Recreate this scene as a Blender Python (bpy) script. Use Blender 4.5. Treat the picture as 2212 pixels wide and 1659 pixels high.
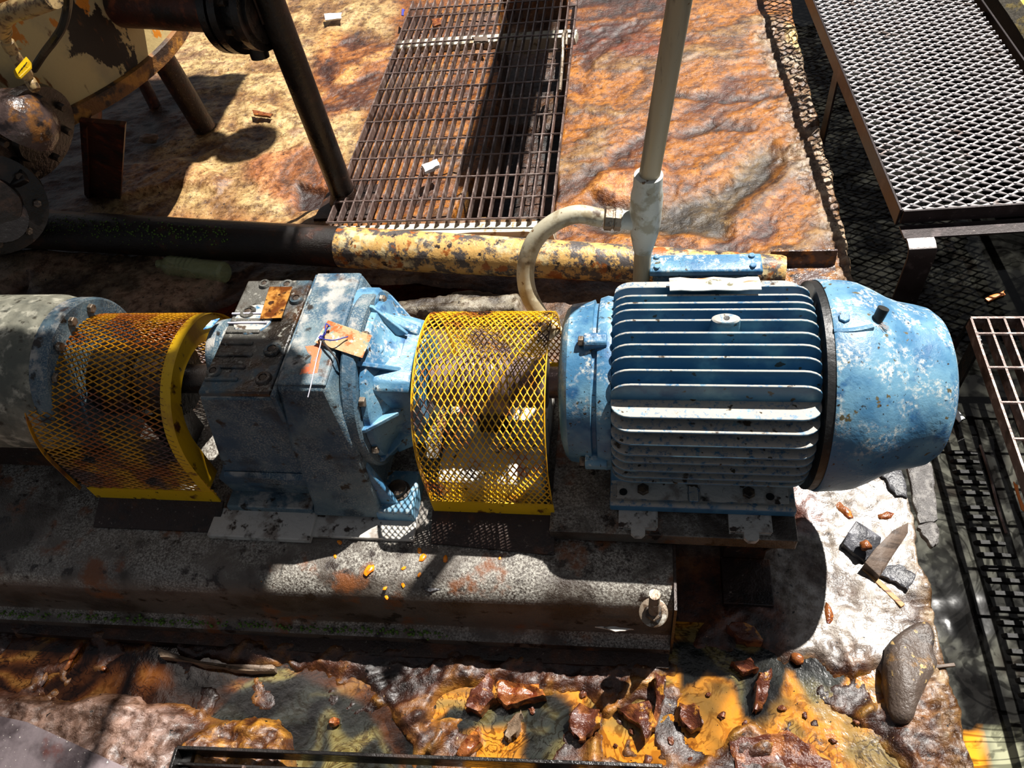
import bpy, bmesh, math, random
import numpy as np
from mathutils import Vector, Matrix
for o in list(bpy.data.objects): bpy.data.objects.remove(o)
C = bpy.context.scene.collection
scn = bpy.context.scene
# ---------------------------------------------------------------- camera
F = 1662.0; CX, CY = 1106.0, 829.5; H = 1.45
_d = np.array([256, 1327, F]); _d /= np.linalg.norm(_d)
_y = np.array([294, -2136, F]); _y -= _d*(_y@_d); _y /= np.linalg.norm(_y)
_u = -_d; _x = np.cross(_y, _u)
RW = np.array([_x, _y, _u])                     # world = RW @ (right, down, forward)
cam = bpy.data.cameras.new('camera'); co = bpy.data.objects.new('camera', cam); C.objects.link(co)
cam.sensor_fit = 'HORIZONTAL'; cam.sensor_width = 36; cam.lens = 36*F/2212; cam.clip_start = .02
Rb = np.column_stack([RW[:, 0], -RW[:, 1], -RW[:, 2]])
co.matrix_world = Matrix.Translation((0, 0, H)) @ Matrix(Rb.tolist()).to_4x4()
scn.camera = co
def at(px, py, z=0.0):
    "world point at height z seen at photograph pixel (px, py)"
    v = RW @ np.array([px-CX, py-CY, F]); t = (z-H)/v[2]
    return (float(v[0]*t), float(v[1]*t), z)
def aty(px, py, Y):
    v = RW @ np.array([px-CX, py-CY, F]); t = Y/v[1]
    return (float(v[0]*t), Y, float(H+v[2]*t))
# ---------------------------------------------------------------- light
SD = Vector((.38, .42, 1)).normalized()         # towards the sun
sun = bpy.data.lights.new('sun', 'SUN'); so = bpy.data.objects.new('sun', sun); C.objects.link(so)
sun.energy = 10; sun.angle = math.radians(.55); sun.color = (1, .96, .9)
so.rotation_euler = SD.to_track_quat('Z', 'Y').to_euler(); so.location = (1, 1, 4)
w = bpy.data.worlds.new('sky'); scn.world = w; w.use_nodes = True
nt = w.node_tree; bg = nt.nodes['Background']
sky = nt.nodes.new('ShaderNodeTexSky'); sky.sky_type = 'NISHITA'; sky.sun_disc = False
sky.sun_elevation = math.asin(SD.z); sky.sun_rotation = math.atan2(SD.x, SD.y)
hs = nt.nodes.new('ShaderNodeHueSaturation'); hs.inputs['Saturation'].default_value = .35
nt.links.new(sky.outputs[0], hs.inputs['Color']); nt.links.new(hs.outputs[0], bg.inputs[0]); bg.inputs[1].default_value = .043
vs = scn.view_settings; scn.display_settings.display_device = 'sRGB'
vs.view_transform = 'Standard'; vs.look = 'None'; vs.exposure = 0.0; vs.gamma = 1; vs.use_curve_mapping = False
# ---------------------------------------------------------------- helpers
def S(r, g, b):
    "sRGB 0-255 to linear"
    f = lambda c: ((c/255+.055)/1.055)**2.4 if c > 10 else c/255/12.92
    return (f(r), f(g), f(b), 1)
GAIN = .8
def paint(name, base, layers=(), rough=.6, metal=0, bump=((60, .4, .004),), spec=.5, alpha=None, trans=0, attr=None, coat=0, croug=.12):
    m = bpy.data.materials.new(name); m.use_nodes = True
    t = m.node_tree; N = t.nodes; L = t.links
    b = N['Principled BSDF']; tc = N.new('ShaderNodeTexCoord'); geo = N.new('ShaderNodeNewGeometry')
    def noise(s, d=5, dist=0, off=0, st=(1, 1, 1), rr=.6):
        mp = N.new('ShaderNodeMapping'); mp.inputs['Location'].default_value = (off, off*.7, off*1.3); mp.inputs['Scale'].default_value = st
        L.new(tc.outputs['Object'], mp.inputs[0])
        n = N.new('ShaderNodeTexNoise'); n.inputs['Scale'].default_value = s; n.inputs['Detail'].default_value = d
        n.inputs['Roughness'].default_value = rr; n.inputs['Distortion'].default_value = dist
        L.new(mp.outputs[0], n.inputs['Vector']); return n.outputs[0]
    def rng(v, lo, hi, a=0., b_=1.):
        r = N.new('ShaderNodeMapRange'); r.interpolation_type = 'SMOOTHSTEP'
        r.inputs[1].default_value = lo; r.inputs[2].default_value = hi; r.inputs[3].default_value = a; r.inputs[4].default_value = b_
        L.new(v, r.inputs[0]); return r.outputs[0]
    def mixc(f, a, c):
        x = N.new('ShaderNodeMix'); x.data_type = 'RGBA'
        L.new(f, x.inputs[0])
        for s, i in ((a, 6), (c, 7)):
            if hasattr(s, 'links'): L.new(s, x.inputs[i])
            else: x.inputs[i].default_value = s
        return x.outputs[2]
    def mixf(f, a, c):
        x = N.new('ShaderNodeMix'); L.new(f, x.inputs[0])
        for s, i in ((a, 2), (c, 3)):
            if hasattr(s, 'links'): L.new(s, x.inputs[i])
            else: x.inputs[i].default_value = s
        return x.outputs[0]
    def mul(a, c):
        x = N.new('ShaderNodeMath'); x.operation = 'MULTIPLY'; L.new(a, x.inputs[0])
        if hasattr(c, 'links'): L.new(c, x.inputs[1])
        else: x.inputs[1].default_value = c
        return x.outputs[0]
    col = base; ro = rough
    if attr:
        a = N.new('ShaderNodeAttribute'); a.attribute_name = attr; col = a.outputs['Color']
        ro = a.outputs['Alpha']
    nz = None
    for i, ly in enumerate(layers):
        c, s, lo, hi = ly[:4]; o = ly[4] if len(ly) > 4 else {}
        f = rng(noise(s, o.get('d', 5), o.get('dist', 0), 3.7*i+o.get('off', 1.3), o.get('st', (1, 1, 1)), o.get('rr', .6)), lo, hi)
        if 'ln' in o:
            x = N.new('ShaderNodeMath'); x.operation = 'SINE'; L.new(mul(noise(s, o.get('d', 5), o.get('dist', 0), 3.7*i, o.get('st', (1, 1, 1)), .5), o['ln']), x.inputs[0]); f = rng(x.outputs[0], lo, hi)
        if 's2' in o: f = mul(f, rng(noise(o['s2'], 3, 0, 11+i), o.get('lo2', .45), o.get('hi2', .6)))
        if o.get('up'):
            if nz is None:
                sp = N.new('ShaderNodeSeparateXYZ'); L.new(geo.outputs['True Normal'], sp.inputs[0]); nz = sp.outputs[2]
            f = mul(f, rng(nz, o['up'], min(1, o['up']+.35)))
        if 'k' in o: f = mul(f, o['k'])
        if o.get('mult'):
            x = N.new('ShaderNodeMix'); x.data_type = 'RGBA'; x.blend_type = 'MULTIPLY'; L.new(f, x.inputs[0])
            if hasattr(col, 'links'): L.new(col, x.inputs[6])
            else: x.inputs[6].default_value = col
            x.inputs[7].default_value = c; col = x.outputs[2]
        else: col = mixc(f, col, c)
        if 'r' in o: ro = mixf(f, ro, o['r'])
    if hasattr(col, 'links'): L.new(col, b.inputs['Base Color'])
    else: b.inputs['Base Color'].default_value = col
    if hasattr(ro, 'links'): L.new(ro, b.inputs['Roughness'])
    else: b.inputs['Roughness'].default_value = ro
    b.inputs['Metallic'].default_value = metal; b.inputs['Specular IOR Level'].default_value = spec
    b.inputs['Coat Weight'].default_value = coat; b.inputs['Coat Roughness'].default_value = croug
    if trans: b.inputs['Transmission Weight'].default_value = trans
    if alpha: b.inputs['Alpha'].default_value = alpha
    prev = None
    for i, (s, st, ds) in enumerate(bump):
        bp = N.new('ShaderNodeBump'); bp.inputs['Strength'].default_value = st; bp.inputs['Distance'].default_value = ds
        L.new(noise(s, 4, 0, 20+i), bp.inputs['Height'])
        if prev: L.new(prev, bp.inputs['Normal'])
        prev = bp.outputs[0]
    if prev: L.new(prev, b.inputs['Normal'])
    return m
def obj(name, bm, m, parent=None, ang=35, bev=0, seg=2, flat=False):
    me = bpy.data.meshes.new(name)
    if parent is not None:
        off = Vector(parent['_w']); bmesh.ops.translate(bm, verts=bm.verts, vec=-off)
    bmesh.ops.recalc_face_normals(bm, faces=bm.faces)
    bm.to_mesh(me); bm.free(); me.materials.append(m)
    if not flat:
        me.shade_smooth(); me.set_sharp_from_angle(angle=math.radians(ang))
    o = bpy.data.objects.new(name, me); C.objects.link(o)
    if parent is not None: o.parent = parent; o['_w'] = tuple(off)
    else: o['_w'] = (0, 0, 0)
    if bev:
        b = o.modifiers.new('bevel', 'BEVEL'); b.width = bev; b.segments = seg; b.limit_method = 'ANGLE'; b.angle_limit = math.radians(40)
    return o
def thing(name, label, cat, loc, group=None):
    o = bpy.data.objects.new(name, None); C.objects.link(o); o.location = loc; o.empty_display_size = .05
    o['label'] = label; o['category'] = cat; o['_w'] = tuple(loc)
    if group: o['group'] = group
    return o
def tag(o, label, cat, group=None, origin=None):
    o['label'] = label; o['category'] = cat
    if group: o['group'] = group
    # put the origin at the base centre
    me = o.data
    if origin is None:
        vs_ = np.empty(len(me.vertices)*3); me.vertices.foreach_get('co', vs_); v = vs_.reshape(-1, 3)
        mn, mx = v.min(0), v.max(0); origin = ((mn[0]+mx[0])/2, (mn[1]+mx[1])/2, mn[2])
    me.transform(Matrix.Translation(-Vector(origin))); o.location = origin
    return o
def struct(o): o['kind'] = 'structure'; return o
def B(): return bmesh.new()
def box(bm, x0, x1, y0, y1, z0, z1):
    v = [bm.verts.new(p) for p in ((x0, y0, z0), (x1, y0, z0), (x1, y1, z0), (x0, y1, z0), (x0, y0, z1), (x1, y0, z1), (x1, y1, z1), (x0, y1, z1))]
    for f in ((3, 2, 1, 0), (4, 5, 6, 7), (0, 1, 5, 4), (1, 2, 6, 5), (2, 3, 7, 6), (3, 0, 4, 7)): bm.faces.new([v[i] for i in f])
    return bm
def loft(bm, rings, close=True, cap=True):
    R = [[bm.verts.new(p) for p in r] for r in rings]; n = len(R[0])
    for a, b in zip(R, R[1:]):
        for i in range(n if close else n-1):
            j = (i+1) % n; bm.faces.new((a[i], a[j], b[j], b[i]))
    if cap and close:
        bm.faces.new(R[0][::-1]); bm.faces.new(R[-1])
    return bm
def frame_of(d):
    d = Vector(d).normalized(); a = Vector((0, 0, 1)) if abs(d.z) < .9 else Vector((1, 0, 0))
    u = d.cross(a).normalized(); return u, d.cross(u)
def lathe(bm, prof, org, axis, n=32, cap=True):
    "prof: list of (distance along axis, radius)"
    org = Vector(org); ax = Vector(axis).normalized(); u, v = frame_of(ax); R = []
    for t, r in prof:
        R.append([org+ax*t+(u*math.cos(2*math.pi*i/n)+v*math.sin(2*math.pi*i/n))*max(r, 1e-5) for i in range(n)])
    return loft(bm, R, True, cap)
def cyl(bm, p0, p1, r, r1=None, n=16):
    p0 = Vector(p0); p1 = Vector(p1); return lathe(bm, [(0, r), ((p1-p0).length, r if r1 is None else r1)], p0, p1-p0, n)
def tube(bm, pts, r, n=12, cap=True):
    pts = [Vector(p) for p in pts]; R = []; u = None
    for i, p in enumerate(pts):
        d = (pts[min(i+1, len(pts)-1)]-pts[max(i-1, 0)]).normalized()
        if u is None: u, _ = frame_of(d)
        u = (u-d*u.dot(d)).normalized(); v = d.cross(u); rr = r[i] if isinstance(r, (list, tuple)) else r
        R.append([p+(u*math.cos(2*math.pi*k/n)+v*math.sin(2*math.pi*k/n))*rr for k in range(n)])
    return loft(bm, R, True, cap)
def spline(P, k=8):
    P = [Vector(p) for p in P]; Q = [P[0]*2-P[1]]+P+[P[-1]*2-P[-2]]; out = []
    for i in range(1, len(Q)-2):
        a, b, c, d = Q[i-1:i+3]
        for j in range(k):
            t = j/k; out.append(.5*((2*b)+(c-a)*t+(2*a-5*b+4*c-d)*t*t+(3*b-a-3*c+d)*t**3))
    return out+[P[-1]]
def prism(bm, poly, vec):
    "polygon of 3D points extruded along vec"
    vec = Vector(vec); return loft(bm, [[Vector(p) for p in poly], [Vector(p)+vec for p in poly]])
def bar(bm, a, b, w, h, up=(0, 0, 1)):
    "box bar from a to b, w wide, h high"
    a = Vector(a); b = Vector(b); d = (b-a).normalized(); s = d.cross(Vector(up)).normalized(); u = s.cross(d)
    R = [[p+s*w/2*i+u*h/2*j for i, j in ((-1, -1), (1, -1), (1, 1), (-1, 1))] for p in (a, b)]
    return loft(bm, R)
def hexb(bm, c, ax, r, h, n=6, rot=0):
    return lathe(bm, [(0, r), (h*.85, r), (h, r*.86)], c, ax, n)
def rock(bm, c, size, seed=0, sub=3, rough=.25, rot=0, flat=0):
    rnd = random.Random(seed); r = bmesh.ops.create_icosphere(bm, subdivisions=sub, radius=1)
    ph = [(Vector((rnd.uniform(-1, 1), rnd.uniform(-1, 1), rnd.uniform(-1, 1))).normalized()*rnd.uniform(1.2, 5), rnd.uniform(0, 6)) for _ in range(10)]
    M = Matrix.Rotation(rot, 3, 'Z')
    for v in r['verts']:
        n = v.co.copy(); k = 1+rough*sum(math.sin(a.dot(n)*2+p)/(1+.4*i) for i, (a, p) in enumerate(ph))/3
        q = Vector((n.x*size[0]*k, n.y*size[1]*k, n.z*size[2]*k)); v.co = M @ q+Vector(c)
    return bm
def slab(bm, pts, z0, th, seed=0, jit=.003, sub=4, tilt=(0, 0), rag=True):
    "irregular flat piece with a ragged outline; pts are (x, y)"
    rnd = random.Random(seed); out = []; n = len(pts)
    cx = sum(p[0] for p in pts)/n; cy = sum(p[1] for p in pts)/n
    for i in range(n):
        a, b = pts[i], pts[(i+1) % n]
        for k in range(sub):
            t = k/sub; out.append((a[0]+(b[0]-a[0])*t+rnd.uniform(-jit, jit), a[1]+(b[1]-a[1])*t+rnd.uniform(-jit, jit)))
    zf = lambda x, y: z0+(x-cx)*tilt[0]+(y-cy)*tilt[1]
    sh = lambda k, dz: [(cx+(x-cx)*k, cy+(y-cy)*k, zf(x, y)+dz) for x, y in out]
    R = [sh(.97, 0), sh(1, th*.4), sh(.985, th*.9), sh(.9, th), sh(.5, th*1.04)]
    return loft(bm, R)
def expanded(bm, ulen, vlen, du, dv, w, t, fn, bond=.18, lift=0, seed=None, u0=0, v0=0):
    "expanded metal: zig-zag strands along u; fn(u, v, h) gives the 3D point"
    rows = int(round(vlen/dv)); cols = int(round(ulen/du))
    for k in range(rows+1):
        P = []
        for i in range(cols*2+1):
            s = 1 if (i+k) % 2 == 0 else -1; uc = i*du/2; b = du*bond/2
            if k == rows and s > 0: s = 0
            if k == 0 and s < 0: s = 0
            for e in (-b, b): P.append((min(max(uc+e, 0), ulen), k*dv+s*dv*.46, s))
        prev = None
        for u, v, s in P:
            q = [fn(u+u0, min(max(v+a*w/2, 0), vlen)+v0, h*t/2+lift*s*a) for a, h in ((-1, -1), (1, -1), (1, 1), (-1, 1))]
            q = [bm.verts.new(p) for p in q]
            if prev:
                for a in range(4): bm.faces.new((prev[a], prev[(a+1) % 4], q[(a+1) % 4], q[a]))
            prev = q
    return bm
# ---------------------------------------------------------------- materials
DUST = S(150, 140, 128); RUST = S(120, 60, 25); DARK = S(28, 22, 20)
M = {}
M['blue'] = paint('blue machine paint', S(62, 112, 148), [
    (S(104, 148, 172), 9, .42, .62, {'d': 4}), (S(44, 92, 134), 22, .55, .7),
    (S(196, 198, 190), 120, .46, .62, {'s2': 22, 'lo2': .47, 'hi2': .60, 'up': .1, 'r': .8, 'rr': .75}),  # pale efflorescence on upward faces, spread further to stand for bright sun
    (S(84, 76, 50), 38, .655, .69, {'d': 3, 'r': .7}), (S(48, 36, 26), 75, .68, .72, {'d': 2}),
    (S(45, 60, 70), 150, .66, .72, {'d': 2})], rough=.42, bump=((90, .35, .003), (400, .2, .001)))
M['bluefin'] = paint('blue fin paint', S(58, 106, 138), [
    (S(108, 152, 168), 12, .48, .66, {'k': .8}), (S(40, 80, 116), 20, .55, .7),
    (S(172, 166, 156), 90, .34, .52, {'up': .45, 'r': .85, 's2': 9, 'lo2': .22, 'hi2': .42, 'rr': .75}),
    (S(70, 55, 40), 30, .6, .68, {'up': .2}), (S(60, 52, 38), 55, .67, .71, {'d': 2})], rough=.45, bump=((120, .3, .002),))
M['bluedirt'] = paint('dirty blue casting', S(48, 80, 102), [
    (S(92, 112, 120), 10, .42, .62), (S(34, 54, 68), 14, .5, .68),
    (S(138, 146, 144), 330, .46, .62, {'s2': 14, 'lo2': .38, 'hi2': .62, 'r': .8, 'rr': .75}),
    (S(168, 165, 158), 30, .44, .62, {'up': .5, 'r': .85, 's2': 6, 'lo2': .35, 'hi2': .55}), (S(70, 42, 20), 16, .57, .7, {'up': .4, 'r': .3}),
    (S(30, 24, 18), 26, .6, .68, {'r': .5})], rough=.55, bump=((70, .5, .004), (300, .5, .0015)))
M['greasetop'] = paint('greasy gearbox top', S(84, 82, 76), [
    (S(52, 84, 100), 8, .5, .62), (S(60, 38, 20), 10, .45, .6, {'r': .2}), (S(28, 22, 16), 18, .5, .62, {'r': .25}),
    (S(130, 128, 120), 90, .58, .66)], rough=.45, bump=((60, .6, .005), (250, .5, .002)))
M['yellow'] = paint('yellow guard paint', S(226, 172, 18), [
    (S(235, 190, 60), 30, .5, .65), (S(150, 78, 20), 14, .51, .62, {'d': 6}), (S(60, 34, 20), 12, .56, .64)], rough=.5, bump=((200, .3, .001),))
M['yellowrust'] = paint('rusted yellow guard paint', S(214, 150, 12), [
    (S(166, 88, 16), 9, .46, .58, {'d': 6}), (S(96, 62, 50), 7, .52, .62, {'d': 6, 'r': .25}), (S(45, 26, 14), 16, .58, .68, {'r': .3})], rough=.4, bump=((150, .5, .002),))
M['yellowplate'] = paint('yellow plate', S(222, 175, 12), [
    (S(170, 120, 20), 12, .5, .65, {'st': (1, 1, .3)}), (S(90, 48, 16), 25, .58, .66, {'r': .3}), (S(30, 20, 10), 60, .66, .7)], rough=.45, bump=((90, .3, .002),))
M['scum'] = paint('base frame with scum', S(88, 80, 72), [
    (S(52, 42, 34), 7, .42, .6), (S(170, 166, 156), 260, .40, .64, {'s2': 9, 'lo2': .38, 'hi2': .58, 'r': .55, 'd': 8, 'up': .2, 'rr': .75}),
    (S(112, 66, 34), 12, .56, .68), (S(38, 28, 22), 30, .56, .66, {'r': .25})], rough=.33, bump=((45, .4, .004), (200, .9, .002), (500, .8, .001)))
M['whitescum'] = paint('pale crusted plate', S(190, 186, 178), [
    (S(140, 130, 120), 20, .5, .64), (S(60, 48, 40), 40, .58, .66), (S(40, 30, 24), 12, .6, .7)], rough=.7, bump=((90, .6, .003), (300, .5, .001)))
M['darkrust'] = paint('dark rusty steel', S(48, 34, 28), [
    (S(84, 48, 26), 12, .5, .65), (S(24, 18, 16), 9, .5, .65, {'r': .2}), (S(110, 98, 88), 120, .62, .7)], rough=.4, metal=.2, bump=((60, .5, .004), (260, .5, .002)))
M['blacksteel'] = paint('black wet steel', S(30, 26, 24), [(S(58, 42, 34), 14, .52, .66), (S(14, 12, 11), 8, .45, .6, {'r': .2})], rough=.35, metal=.1, bump=((90, .5, .003), (350, .4, .001)))
M['grate'] = paint('weathered grating steel', S(104, 86, 80), [
    (S(140, 126, 120), 40, .52, .64), (S(52, 36, 30), 10, .5, .64), (S(90, 52, 26), 22, .62, .7)], rough=.42, metal=.25, bump=((120, .5, .002),))
M['greysteel'] = paint('grey walkway steel', S(178, 173, 174), [
    (S(205, 200, 200), 30, .5, .64), (S(130, 116, 110), 14, .6, .72)], rough=.35, metal=.1, bump=((150, .4, .001),))
M['maroon'] = paint('maroon frame steel', S(46, 38, 38), [(S(74, 64, 64), 30, .55, .66), (S(34, 24, 22), 10, .5, .65), (S(130, 118, 112), 140, .66, .72)], rough=.35, metal=.3, bump=((150, .4, .001),))
M['pipe'] = paint('pipe with flaking cream coat', S(78, 72, 70), [
    (S(200, 158, 92), 22, .46, .53, {'d': 9, 'rr': .75}), (S(214, 196, 150), 8, .52, .62, {'d': 8, 'rr': .7, 's2': 26, 'lo2': .42, 'hi2': .5}),
    (S(150, 84, 30), 26, .56, .64), (S(40, 30, 26), 34, .6, .66)], rough=.45, bump=((60, .6, .004), (250, .4, .001)))
M['pipeshade'] = paint('pipe darkened for shade', S(26, 20, 17), [(S(64, 36, 20), 14, .52, .66), (S(14, 11, 10), 8, .45, .62)], rough=.22, bump=((70, .5, .004), (300, .9, .0025)))
M['conduit'] = paint('pale conduit paint', S(176, 160, 130), [
    (S(120, 112, 96), 14, .45, .62, {'st': (1, 1, .12)}), (S(70, 58, 44), 50, .6, .7, {'st': (1, 1, .2)}), (S(110, 80, 40), 60, .68, .72)], rough=.5, bump=((90, .3, .001),))
M['whitepaint'] = paint('off white fitting paint', S(186, 188, 180), [
    (S(150, 146, 128), 30, .5, .64), (S(96, 70, 44), 70, .64, .7)], rough=.5, bump=((150, .4, .001),))
M['flex'] = paint('flexible conduit jacket', S(186, 178, 154), [
    (S(150, 136, 108), 24, .5, .62), (S(108, 76, 44), 60, .62, .68), (S(80, 62, 44), 16, .62, .72)], rough=.5, bump=((150, .3, .001),))
M['tank'] = paint('cream tank paint flaking', S(206, 182, 126), [
    (S(176, 158, 118), 5, .45, .62), (S(214, 130, 34), 9, .575, .6, {'d': 6, 'st': (1, 1, .6)}),
    (S(34, 26, 20), 7, .575, .595, {'d': 7, 'off': 9, 'st': (1, 1, .6)}), (S(110, 66, 30), 26, .6, .68, {'st': (1, 1, .3)})], rough=.45, bump=((60, .3, .003),))
M['tankrim'] = paint('rusted tank rim', S(120, 78, 34), [(S(176, 120, 44), 16, .5, .62), (S(50, 34, 24), 14, .5, .62)], rough=.55, bump=((60, .6, .005), (200, .6, .002)))
M['casing'] = paint('grey pump casing', S(140, 138, 122), [
    (S(96, 98, 88), 12, .42, .6), (S(186, 182, 164), 26, .52, .64), (S(62, 58, 46), 50, .58, .68)], rough=.7, bump=((80, .6, .003), (300, .5, .001)))
M['blackwet'] = paint('black wet bar', S(16, 15, 14), rough=.5, spec=.15)
M['rubber'] = paint('black rubber', S(24, 24, 24), [(S(60, 58, 54), 40, .6, .7)], rough=.45)
M['shaft'] = paint('coupling steel', S(128, 112, 112), [(S(80, 62, 60), 14, .5, .65), (S(180, 168, 164), 40, .58, .66)], rough=.35, metal=.3)
M['boltdark'] = paint('grimy bolt', S(58, 46, 36), [(S(96, 78, 58), 60, .5, .64), (S(28, 20, 16), 40, .55, .66)], rough=.5, bump=((200, .8, .002),))
M['boltlight'] = paint('worn bolt steel', S(130, 116, 100), [(S(84, 66, 50), 60, .5, .64), (S(190, 184, 172), 50, .58, .66)], rough=.4, metal=.5, bump=((250, .5, .001),))
M['tape'] = paint('weathered white tape', S(222, 218, 204), [(S(170, 120, 80), 30, .58, .66, {'st': (.4, 1, 1)}), (S(110, 106, 84), 24, .58, .64)], rough=.7, bump=((70, .5, .003),))
M['nameplate'] = paint('rust stained name plate', S(170, 116, 50), [(S(90, 46, 16), 30, .45, .6, {'r': .15}), (S(200, 160, 100), 20, .6, .7), (S(50, 26, 10), 60, .56, .64)], rough=.35)
M['tagmat'] = paint('corroded metal tag', S(196, 160, 118), [(S(176, 100, 50), 36, .5, .6), (S(120, 150, 140), 40, .56, .64), (S(230, 220, 200), 60, .55, .64), (S(70, 50, 36), 80, .66, .72)], rough=.5)
M['twine'] = paint('blue twine', S(58, 60, 150), rough=.7, bump=())
M['tie'] = paint('pale cable tie', S(180, 178, 190), rough=.5, bump=())
M['orangemark'] = paint('orange paint mark', S(214, 110, 70), [(S(150, 120, 105), 90, .5, .6)], rough=.6)
M['label'] = paint('pale blue label', S(120, 170, 205), [(S(60, 110, 160), 120, .5, .56)], rough=.4)
M['labelwhite'] = paint('white label print', S(215, 222, 226), rough=.5, bump=())
M['handle'] = paint('yellow handle vinyl', S(236, 190, 20), [(S(90, 70, 10), 90, .68, .7)], rough=.4)
M['ink'] = paint('dark print', S(60, 46, 10), rough=.6, bump=())
M['brass'] = paint('dirty cream fitting', S(190, 160, 110), [(S(120, 90, 60), 60, .5, .62), (S(60, 44, 30), 30, .6, .7)], rough=.45)
M['ironwet'] = paint('wet purple brown iron', S(88, 72, 68), [(S(150, 100, 50), 16, .52, .62), (S(40, 30, 28), 20, .5, .64), (S(180, 172, 168), 30, .62, .7)], rough=.25, bump=((50, .6, .006),))
M['rustpipe'] = paint('maroon rusty pipe', S(70, 34, 24), [(S(120, 60, 34), 30, .52, .66), (S(30, 20, 18), 12, .5, .65)], rough=.45, bump=((80, .6, .003),))
M['wood'] = paint('grey weathered wood', S(96, 80, 68), [(S(62, 50, 42), 14, .45, .6, {'st': (.4, 3, 1)}), (S(170, 90, 40), 10, .64, .7)], rough=.6, bump=((60, .6, .004),))
M['bark'] = paint('black curled flake', S(62, 62, 66), [(S(98, 98, 104), 24, .5, .62), (S(30, 26, 26), 30, .55, .66)], rough=.35, bump=((50, .7, .006), (200, .6, .002)))
M['flake'] = paint('dark grey flake', S(84, 80, 78), [(S(118, 114, 110), 60, .5, .62), (S(40, 34, 30), 30, .55, .66)], rough=.35, bump=((60, .7, .006), (300, .9, .002)))
M['stone'] = paint('grey brown sludge stone', S(80, 68, 60), [(S(124, 92, 50), 14, .57, .68), (S(50, 46, 46), 10, .48, .62), (S(180, 150, 96), 60, .62, .68)], rough=.4, bump=((60, .6, .006), (250, .6, .002)))
M['stick'] = paint('pale split stick', S(176, 132, 82), [(S(100, 64, 34), 30, .5, .62, {'st': (.3, 2, 1)})], rough=.6)
M['amber'] = paint('amber sludge lump', S(128, 74, 38), [(S(96, 40, 18), 60, .5, .62), (S(200, 120, 50), 40, .58, .66)], rough=.2, bump=((60, .6, .006), (200, .6, .002),), coat=.2)
M['orange'] = paint('orange droplet', S(238, 140, 20), [(S(200, 96, 16), 80, .5, .6)], rough=.3, bump=())
M['maroonsludge'] = paint('maroon sludge skin', S(82, 42, 28), [(S(140, 84, 44), 20, .5, .62), (S(48, 26, 22), 14, .5, .62), (S(190, 130, 50), 18, .62, .68)], rough=.24, bump=((40, .6, .008), (200, .7, .003)), coat=.1)
M['crust'] = paint('brown grey dried crust', S(124, 104, 84), [(S(96, 84, 76), 6, .45, .6), (S(150, 112, 84), 12, .55, .66), (S(70, 54, 38), 40, .6, .68)], rough=.5, bump=((40, .5, .006), (250, .7, .002)))
M['moss'] = paint('moss', S(84, 120, 34), [(S(50, 70, 24), 80, .5, .6)], rough=.6)
M['plate'] = paint('flecked grey plate', S(128, 116, 118), [(S(68, 58, 60), 6, .45, .6), (S(96, 52, 44), 9, .58, .68), (S(220, 214, 200), 160, .69, .71, {'d': 2})], rough=.3, bump=((200, .6, .001),))
M['concretewhite'] = paint('pale concrete sill', S(206, 200, 180), [(S(150, 130, 100), 40, .55, .66)], rough=.7, bump=((100, .5, .002),))
M['kerb'] = paint('concrete kerb with yellow paint', S(50, 46, 40), [(S(160, 152, 136), 9, .0, .1, {'up': .5}), (S(206, 176, 50), 14, .52, .58, {'d': 7, 'up': .5})], rough=.7, bump=((80, .6, .004),))  # sides coloured dark to stand for the shade beneath the walkway
M['pet'] = paint('clear bottle plastic', S(170, 180, 130), rough=.15, alpha=.45, bump=((40, .4, .003),))
M['leaf'] = paint('orange leaf', S(220, 120, 40), rough=.4)
M['whitebit'] = paint('translucent white scrap', S(215, 218, 220), rough=.3)
M['fluff'] = paint('grey fibre', S(160, 156, 156), rough=.8, bump=())
# ---------------------------------------------------------------- numpy noise
def vnoise(x, y, seed):
    xi = np.floor(x).astype(np.int64); yi = np.floor(y).astype(np.int64); fx = x-xi; fy = y-yi
    fx = fx*fx*(3-2*fx); fy = fy*fy*(3-2*fy)
    def h(a, b):
        n = (a*374761393+b*668265263+seed*1442695041) & 0xffffffff
        n = ((n ^ (n >> 13))*1274126177) & 0xffffffff
        return ((n ^ (n >> 16)) & 0xffff)/65535.
    return (h(xi, yi)*(1-fx)+h(xi+1, yi)*fx)*(1-fy)+(h(xi, yi+1)*(1-fx)+h(xi+1, yi+1)*fx)*fy
def fbm(x, y, s, seed=0, o=5, g=.5):
    t = 0; a = 1; n = 0
    for k in range(o):
        t = t+a*vnoise(x*s+k*17.3, y*s-k*9.1, seed+k); n += a; a *= g; s *= 2.03
    return t/n
def sst(v, a, b): t = np.clip((v-a)/(b-a), 0, 1); return t*t*(3-2*t)
def polymask(X, Y, px, soft=.01, warp=.02, ws=9, seed=3, z=0):
    "soft mask (0..1) of a stain whose outline is given by floor points"
    P = np.array([at(a, b, z)[:2] for a, b in px])
    U = X+(fbm(X, Y, ws, seed, 5)-.5)*2*warp; V = Y+(fbm(X, Y, ws, seed+50, 5)-.5)*2*warp
    ins = np.zeros(X.shape, bool); dm = np.full(X.shape, 1e9)
    for i in range(len(P)):
        a = P[i]; b = P[(i+1) % len(P)]
        c = ((a[1] > V) != (b[1] > V)) & (U < (b[0]-a[0])*(V-a[1])/(b[1]-a[1]+1e-12)+a[0]); ins ^= c
        e = b-a; t = np.clip(((U-a[0])*e[0]+(V-a[1])*e[1])/(e@e), 0, 1)
        dm = np.minimum(dm, (U-a[0]-t*e[0])**2+(V-a[1]-t*e[1])**2)
    d = np.sqrt(dm)*np.where(ins, 1, -1)
    return sst(d, -soft, soft)
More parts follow.
